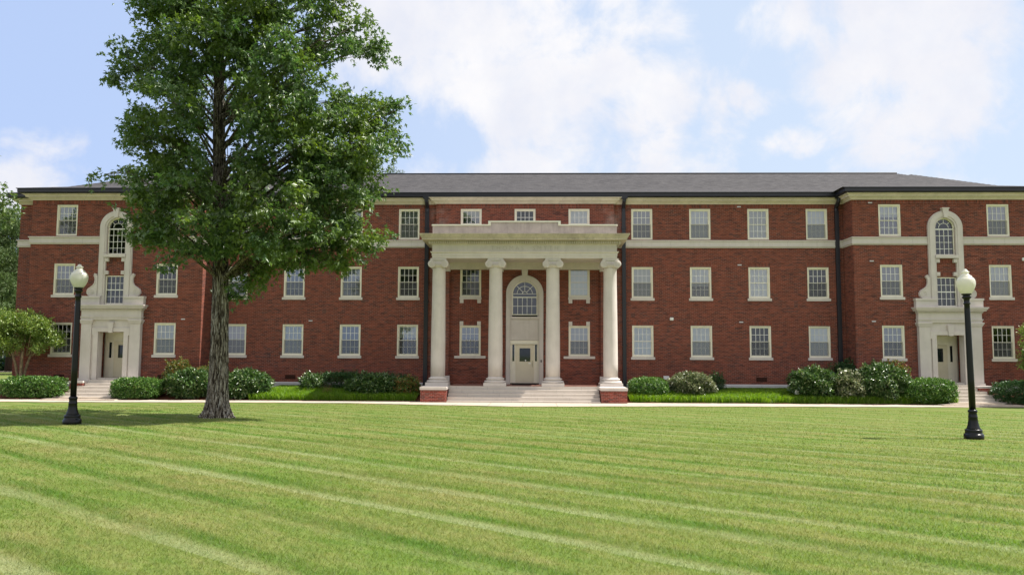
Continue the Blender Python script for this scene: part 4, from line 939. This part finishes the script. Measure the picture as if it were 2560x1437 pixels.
# foliage masses: x offset, height above the foot, radius (metres, in the plane of the trunk); depth is drawn per mass
PX = 24.9 / 1987.7
masses = [(535,585,55),(592,592,50),(500,610,40),(660,610,40),(560,60,90),(480,60,85),(410,20,85),(345,5,45),(640,90,90),(705,150,85),(420,140,80),(330,135,70),(272,140,38),(395,225,75),(500,200,90),(600,230,90),(690,265,100),(780,235,80),(865,255,75),(940,272,55),(983,262,36),(955,330,50),(880,340,90),(780,360,100),(680,380,100),(560,370,90),(450,350,90),(375,330,80),(310,335,45),(285,410,45),(350,430,80),(440,450,90),(540,470,80),(640,480,100),(750,470,95),(850,430,80),(915,410,48),(868,515,56),(898,560,34),(800,560,75),(720,580,70),(640,580,55),(560,565,48),(470,560,80),(395,540,70),(345,590,42),(400,615,45),(460,625,42),(700,625,36),(765,630,32),(840,625,36),(862,600,48),(900,590,40),(905,520,36),(820,655,34),(745,655,30),(612,690,38),(600,728,22),(645,670,28),(740,40,55),(800,60,46),(858,45,46),(900,70,42),(928,85,22),(820,15,50),(770,95,34),
          (560,-70,120),(450,-60,100),(690,-60,100),(810,-50,85),(560,-190,120),(380,-60,60),(700,-170,80),(460,-180,80)]
limb_mb = MB(); Ts, Os = [], []
trunk_at = lambda z_: np.array([np.interp(z_, ax_a[:, 2], ax_a[:, 0]), np.interp(z_, ax_a[:, 2], ax_a[:, 1]), z_])
for (px, py, pr) in masses:
    dx = (px - 548) * PX; hz = (1044 - py) * PX * 1.0; r_ = pr * PX
    spread = math.sqrt(max(.6, 4.6 ** 2 - dx * dx)) * (.75 if hz > 5 else .6)
    for rep in range(2 if pr > 62 else 1):
        dy = random.uniform(-spread, spread) if pr > 40 else random.uniform(-.9, .9)
        if rep == 0: dy = -abs(dy)
        if hz < 4.6: dy = random.uniform(-.5, .3)
        if 480 < px < 670 and 580 < py < 615: dy = -1.1
        hz_ = hz * (1 + (TY + dy - TY) * .0)
        # keep the height seen from the lawn about right for nearer and farther masses
        zc = 2.05 + (hz - 2.05) * (24.9 + dy) / 24.9; xc = (dx - 9.94) * (24.9 + dy) / 24.9 + 9.94; c = np.array([xc, dy, zc])
        nsp = max(3, int(7.6 * (r_ / .9) ** 1.7))
        if px < 325 and 300 < py < 460: nsp = int(nsp * .5)
        sd_ = unit(nsp); sc_ = c + sd_ * (np.abs(rng.normal(.82, .22, nsp)).clip(.1, 1.2) * r_)[:, None] * np.array([1.08, 1.08, .85]); T = sc_
        nt = 18; sr = rng.uniform(.24, .46, nsp)
        tp = np.repeat(sc_, nt, 0) + rng.normal(size=(nsp * nt, 3)) * np.repeat(sr, nt)[:, None] * np.array([.62, .62, .30])
        out = np.repeat(sd_, nt, 0) + (tp - np.repeat(sc_, nt, 0)) * 1.2; tp[:, 2] -= .10 * np.repeat(np.linalg.norm(sc_[:, :2] - trunk_at(max(zc, 1))[None, :2], axis=1), nt) * rng.uniform(0, .6, nsp * nt)
        tx_ = np.interp(tp[:, 2], ax_a[:, 2], ax_a[:, 0]); ok_ = ~((np.abs(tp[:, 0] - tx_ + .4 * tp[:, 1]) < .46) & (tp[:, 1] < .1) & (tp[:, 2] > 6.9) & (tp[:, 2] < 10.3)) ; tp = tp[ok_]; out = out[ok_]
        Ts.append(tp); Os.append(out / np.linalg.norm(out, axis=1, keepdims=True))
        # limb to the mass
        z_at = max(4.3, zc - .45 * abs(dx) - random.uniform(.3, 1.0)) if hz > 4.6 else 4.2
        z_at = min(z_at, 15.5); s0 = trunk_at(z_at); mid = s0 * .5 + c * .5 + np.array([0, 0, .15 + .05 * abs(dx)]); ln = np.linalg.norm(c - s0)
        r0 = min(.075, .016 + .013 * ln)
        limb_mb.tube([s0, s0 * .75 + mid * .25, mid, c * .7 + mid * .3, c], [r0, r0 * .8, r0 * .6, r0 * .42, r0 * .2], 6)
        for q in range(5):
            tgt = T[random.randrange(len(T))]; st0 = mid * random.uniform(.0, .7) + c * 1.0; st0 = mid + (c - mid) * random.uniform(.2, 1); limb_mb.tube([st0, (st0 + tgt) / 2 + np.array([0, 0, .05]), tgt], [.016, .011, .004], 4)
limb_mb.smooth = True; limb_mb.build('limb', M['bark'], tree)
Ts = np.concatenate(Ts); Os = np.concatenate(Os); V, F = clusters(Ts, Os, 5, .06, .175, .34, .30, lobes=True)
np_mesh('crown', V, F, M['oak'], tree)

# ---- generic trees: trunk, limbs, crown of leaf clumps
def crown_tree(name, loc, trunk_h, r0, blobs, material, n_per, L, label, bark, cat='tree', group=None, aspect=.5, k=6, multi=1, spread=.06, droop=.2):
    root = empty(name, loc); tag(root, label, cat, group); mb = MB(); mb.smooth = True; Ts, Os = [], []
    for s_ in range(multi):
        a_ = 6.28 * s_ / multi + .5; off = .0 if multi == 1 else .42
        top = Vector((math.cos(a_) * off * trunk_h * .55, math.sin(a_) * off * trunk_h * .4, trunk_h))
        pts = [Vector((math.cos(a_) * .07 * (multi > 1), math.sin(a_) * .07 * (multi > 1), -.1)), Vector((top.x * .25, top.y * .25, trunk_h * .35)), Vector((top.x * .6, top.y * .6, trunk_h * .7)), top]
        mb.tube(pts, [r0 * 1.25, r0, r0 * .8, r0 * .6], 9)
    for (x_, y_, z_, rx, rzz) in blobs:
        mb.tube([(0 if multi == 1 else x_ * .3, 0 if multi == 1 else y_ * .3, min(trunk_h * .9, z_)), (x_ * .6, y_ * .6, z_ - rzz * .3), (x_, y_, z_)], [r0 * .5, r0 * .3, r0 * .1], 6)
        n = int(n_per * rx * rx); d = unit(n); rad = np.abs(rng.normal(.85, .2, n)).clip(.2, 1.2)
        Ts.append(np.array([x_, y_, z_]) + d * rad[:, None] * np.array([rx, rx, rzz])); Os.append(d)
    mb.build('trunk', bark, root)
    V, F = clusters(np.concatenate(Ts), np.concatenate(Os), k, spread, L, aspect, droop); np_mesh('crown', V, F, material, root); return root
def rb(n, cx, cy, cz, sx, sy, sz, r0, r1): return [(cx + random.uniform(-sx, sx), cy + random.uniform(-sy, sy), cz + random.uniform(-sz, sz), (q := random.uniform(r0, r1)), q * .75) for _ in range(n)]
sm = [(-1.5, .2, 2.5, .75, .6), (-.7, -.3, 2.75, .8, .6), (.2, .1, 2.75, .8, .6), (.95, -.2, 2.55, .7, .5), (1.6, .0, 2.0, .55, .4), (1.95, -.1, 1.75, .32, .25), (-.2, .5, 2.2, .8, .5), (-1.0, -.4, 1.95, .7, .45), (.9, .3, 1.95, .6, .4), (1.1, -.3, 1.5, .35, .3), (-1.9, 0, 1.9, .7, .5), (-.2, -.5, 1.65, .5, .35), (-1.2, .2, 1.4, .5, .35)]
crown_tree('ornamental_tree', (-25.15, -2.25, .35), 2.0, .075, [(x_ * .95, y_, z_ + .72, r_ * .9, q_ * .9) for x_, y_, z_, r_, q_ in sm], M['privet'], 900, .10, 'small spreading multi-stemmed tree at the left corner of the building', M['bark2'], multi=4, k=6)
crown_tree('ornamental_tree', (24.75, -4.4, .08), 2.0, .075, [(-1.3, -.3, 2.6, .8, .55), (-.4, .2, 3.2, .9, .6), (.6, .0, 3.3, 1.0, .6), (-1.65, -.2, 1.95, .5, .4), (-1.2, .1, 3.4, .6, .45), (.9, .2, 2.4, .9, .6)], M['privet'], 800, .105, 'small leafy tree whose branch tips enter at the right edge', M['bark2'], multi=3)
# trees left of the building, seen past its corner
crown_tree('pine_tree', (-43.5, 20, .55), 9.0, .28, rb(26, 0, 0, 9.2, 2.6, 2.2, 4.2, .9, 1.5), M['pine'], 130, .26, 'tall pine with gaps in its crown beyond the left corner of the building', M['bark3'], aspect=.22, k=9, spread=.12)
crown_tree('pine_tree', (-46, 28, .55), 9.0, .3, rb(30, 0, 0, 8.6, 3.4, 2.5, 5.4, 1.1, 1.8), M['pine'], 100, .30, 'darker pine standing behind the tall gappy pine at the left edge', M['bark3'], aspect=.22, k=9, spread=.14)
crown_tree('broadleaf_tree', (-51, 33, .55), 4.0, .25, rb(16, 2, 0, 4.2, 4.5, 2, 2.2, 1.2, 1.9), M['back'], 40, .28, 'low bushy tree under the pines at the left edge', M['bark3'])
crown_tree('broadleaf_tree', (-25.6, -8.0, .12), 7.5, .22, rb(16, .6, .3, 9.6, 1.7, 1.3, 1.1, .7, 1.05), M['back'], 90, .17, 'tree reaching in at the left edge at the height of the roof', M['bark3'])
# trees behind the roof
crown_tree('broadleaf_tree', (-31.5, 21, .55), 10, .3, rb(20, .8, 0, 13.6, 2.6, 2.2, 2.4, 1.1, 1.6), M['back'], 55, .24, 'bright green tree showing above the left end of the roof', M['bark3'])
crown_tree('pine_tree', (-16.6, 24, .55), 13, .3, rb(20, 0, 0, 16.2, 2.6, 2.0, 2.6, 1.1, 1.6), M['pine'], 110, .26, 'pine crown behind the roof seen through the big oak', M['bark3'], aspect=.22, k=9, spread=.12)
crown_tree('pine_tree', (-10.9, 25, .55), 13, .3, rb(12, 0, 0, 15.0, 1.8, 1.5, 1.5, .8, 1.2), M['pine'], 130, .24, 'pine top peeping over the ridge right of the big oak', M['bark3'], aspect=.22, k=9, spread=.12)
crown_tree('broadleaf_tree', (-36.2, 24, .55), 12, .2, rb(4, 0, 0, 13.3, .5, .5, .6, .5, .7), M['pine'], 60, .2, 'thin tree tip above the hip of the roof at the left end', M['bark3'])

# ---- far left: blue house, hedge
H = empty('blue_house', (-52, 40, .55)); tag(H, 'dark blue house with a white window beyond the left corner of the building', 'house')
def hp(mb, name, m_): return mb.build(name, m_, H)
mb = MB(); mb.box(-7, 6.2, 0, 6, 0, 3.2); hp(mb, 'wall', M['blue'])
mb = MB(); mb.prism([(-7.5, 3.2), (6.7, 3.2), (.0, 5.6)], -.4, 6.4); hp(mb, 'roof', M['roof'])
for x_ in (-4, -.5, 3.6):
    mb = MB(); frame_ring(mb, 1.3, 1.7, .12, -.06, .02, x_, .9); mb.box(x_ + .12, x_ + 1.18, -.05, .0, 1.69, 1.75); w_ = hp(mb, 'window', M['blockw']); mb = MB(); mb.box(x_ + .1, x_ + 1.2, -.03, .01, 1.0, 2.5); mb.build('pane', M['dark_glass'], w_)
shrub('boxwood_hedge', -46.5, 31.5, 6, .9, .55, 1.55, M['dark_shrub'], 2500, .22, 'distant dark hedge in front of the blue house', 'hedge', 4, .1, .55)

# ---- lamp posts
def lamp(loc, label):
    root = empty('street_lamp', loc); tag(root, label, 'lamp post', 'lamp posts on the lawn')
    mb = MB(); mb.smooth = True
    mb.lathe([(.225, -.05), (.23, .02), (.235, .05), (.23, .12), (.21, .135), (.20, .14), (.20, .20), (.205, .22), (.19, .245), (.175, .255)], 0, 0, 32)
    mb.lathe([(.172, .25), (.15, .29), (.128, .36), (.113, .45), (.106, .54), (.110, .55), (.110, .565), (.104, .575), (.096, .66), (.10, .67)], 0, 0, 32, flute=.07, fl_rng=(.26, .54))
    mb.lathe([(.098, .665), (.112, .685), (.112, .71), (.095, .735), (.08, .745)], 0, 0, 32); mb.build('base', M['black'], root)
    mb = MB(); mb.smooth = True; mb.lathe([(.078, .73), (.077, 1.5), (.068, 3.3), (.066, 3.42), (.085, 3.44), (.085, 3.46), (.068, 3.475), (.068, 3.55), (.095, 3.585), (.112, 3.60), (.112, 3.625), (.085, 3.64), (.085, 3.66), (.118, 3.675), (.118, 3.70), (.11, 3.71)], 0, 0, 28); mb.build('post', M['black'], root)
    mb = MB(); mb.smooth = True; g0 = 3.70
    mb.lathe([(.115, g0), (.13, g0 + .02), (.165, g0 + .07), (.198, g0 + .14), (.218, g0 + .2), (.226, g0 + .265), (.22, g0 + .33), (.203, g0 + .375), (.175, g0 + .41), (.15, g0 + .425), (.148, g0 + .45), (.142, g0 + .455)], 0, 0, 36, cap=False); mb.build('globe', M['globe'], root)
    mb = MB(); mb.smooth = True; g1 = g0 + .45
    mb.lathe([(.146, g1), (.14, g1 + .012), (.105, g1 + .03), (.085, g1 + .05), (.076, g1 + .085), (.09, g1 + .095), (.094, g1 + .11), (.09, g1 + .125), (.06, g1 + .135), (.052, g1 + .155), (.045, g1 + .175), (.02, g1 + .19), (.002, g1 + .192)], 0, 0, 32, cap=False); mb.build('finial', M['globe'], root)
    return root
L1 = lamp((-11.99, -20.1, float(gz(-11.99, -20.1))), 'black lamp post with a white acorn globe left of the big oak tree')
L2 = lamp((11.70, -20.7, float(gz(11.7, -20.7))), 'black lamp post with a white acorn globe in front of the right side door')
L2.rotation_euler.y = R(-.6)
# ---- small things
mb = MB(); mb.smooth = True; mb.lathe([(.10, 0), (.11, .05), (.12, .12), (.105, .19), (.05, .235), (.002, .245)], 0, 0, 16); o = mb.build('garden_light', M['white'], None, (13.08, -2.75, bz(-2.75) + .30)); tag(o, 'small white dome light in the border grass before the right hand shrubs', 'garden light')
mb = MB(); mb.box(-.38, .38, -.2, .2, 0, .55, .02); o = mb.build('utility_box', M['plate'], None, (19.0, -1.62, .62)); tag(o, 'pale grey metal box against the wall behind the wide clipped hedge', 'utility box')

# ------------------------------------------------------------------ mown grass blades
Vs, Fs, off = [], [], 0
camx, camy = .52, -41.5
def grass_band(d0, d1, dens, h, w):
    global off
    half = 31.0; A = (d1 ** 2 - d0 ** 2) * R(half); n = int(A * dens)
    d = np.sqrt(rng.uniform(d0 ** 2, d1 ** 2, n)); th = rng.uniform(-R(half + 4), R(half + 4), n) - .03
    x = camx + d * np.sin(th); y = camy + d * np.cos(th); k = y < walk_front(x) + .08
    k &= ((x - TX) ** 2 + (y - TY) ** 2 > .34) & ((x - 11.7) ** 2 + (y + 20.7) ** 2 > .045) & ((x + 11.99) ** 2 + (y + 20.1) ** 2 > .045)
    x, y = x[k], y[k]; n = len(x)
    s = x * .629 + y * .777; ph = np.mod((s + 60.05) / 1.32, 1.0); tall = np.where(np.abs(ph - .26) < .14, 1.25, 1.0)
    hh = h * rng.uniform(.55, 1.2, n) * tall; a_ = rng.uniform(0, 6.283, n); b_ = rng.uniform(0, 6.283, n); ln = rng.uniform(.3, 1.7, n) * np.where(np.abs(ph - .06) < .12, 1.3, .9)
    P = np.stack([x, y, gz(x, y) - .004], 1); S = np.stack([np.cos(a_), np.sin(a_), 0 * a_], 1) * (w * rng.uniform(.6, 1.3, n))[:, None] * .5
    T = P + np.stack([np.cos(b_) * ln * hh, np.sin(b_) * ln * hh, hh], 1)
    Vs.append(np.stack([P - S, P + S, T], 1).reshape(-1, 3)); Fs.append(np.arange(n * 3).reshape(-1, 3) + off); off += n * 3
grass_band(5.0, 9.0, 3600, .036, .0055); grass_band(9.0, 13.0, 1900, .037, .008); grass_band(13, 19, 850, .036, .012); grass_band(19, 27, 300, .034, .018); grass_band(27, 37.5, 110, .032, .024)
o = np_mesh('grass', np.concatenate(Vs), np.concatenate(Fs), M['blade']); tag(o, 'mown grass with diagonal light and dark mower stripes', 'grass', kind='stuff')
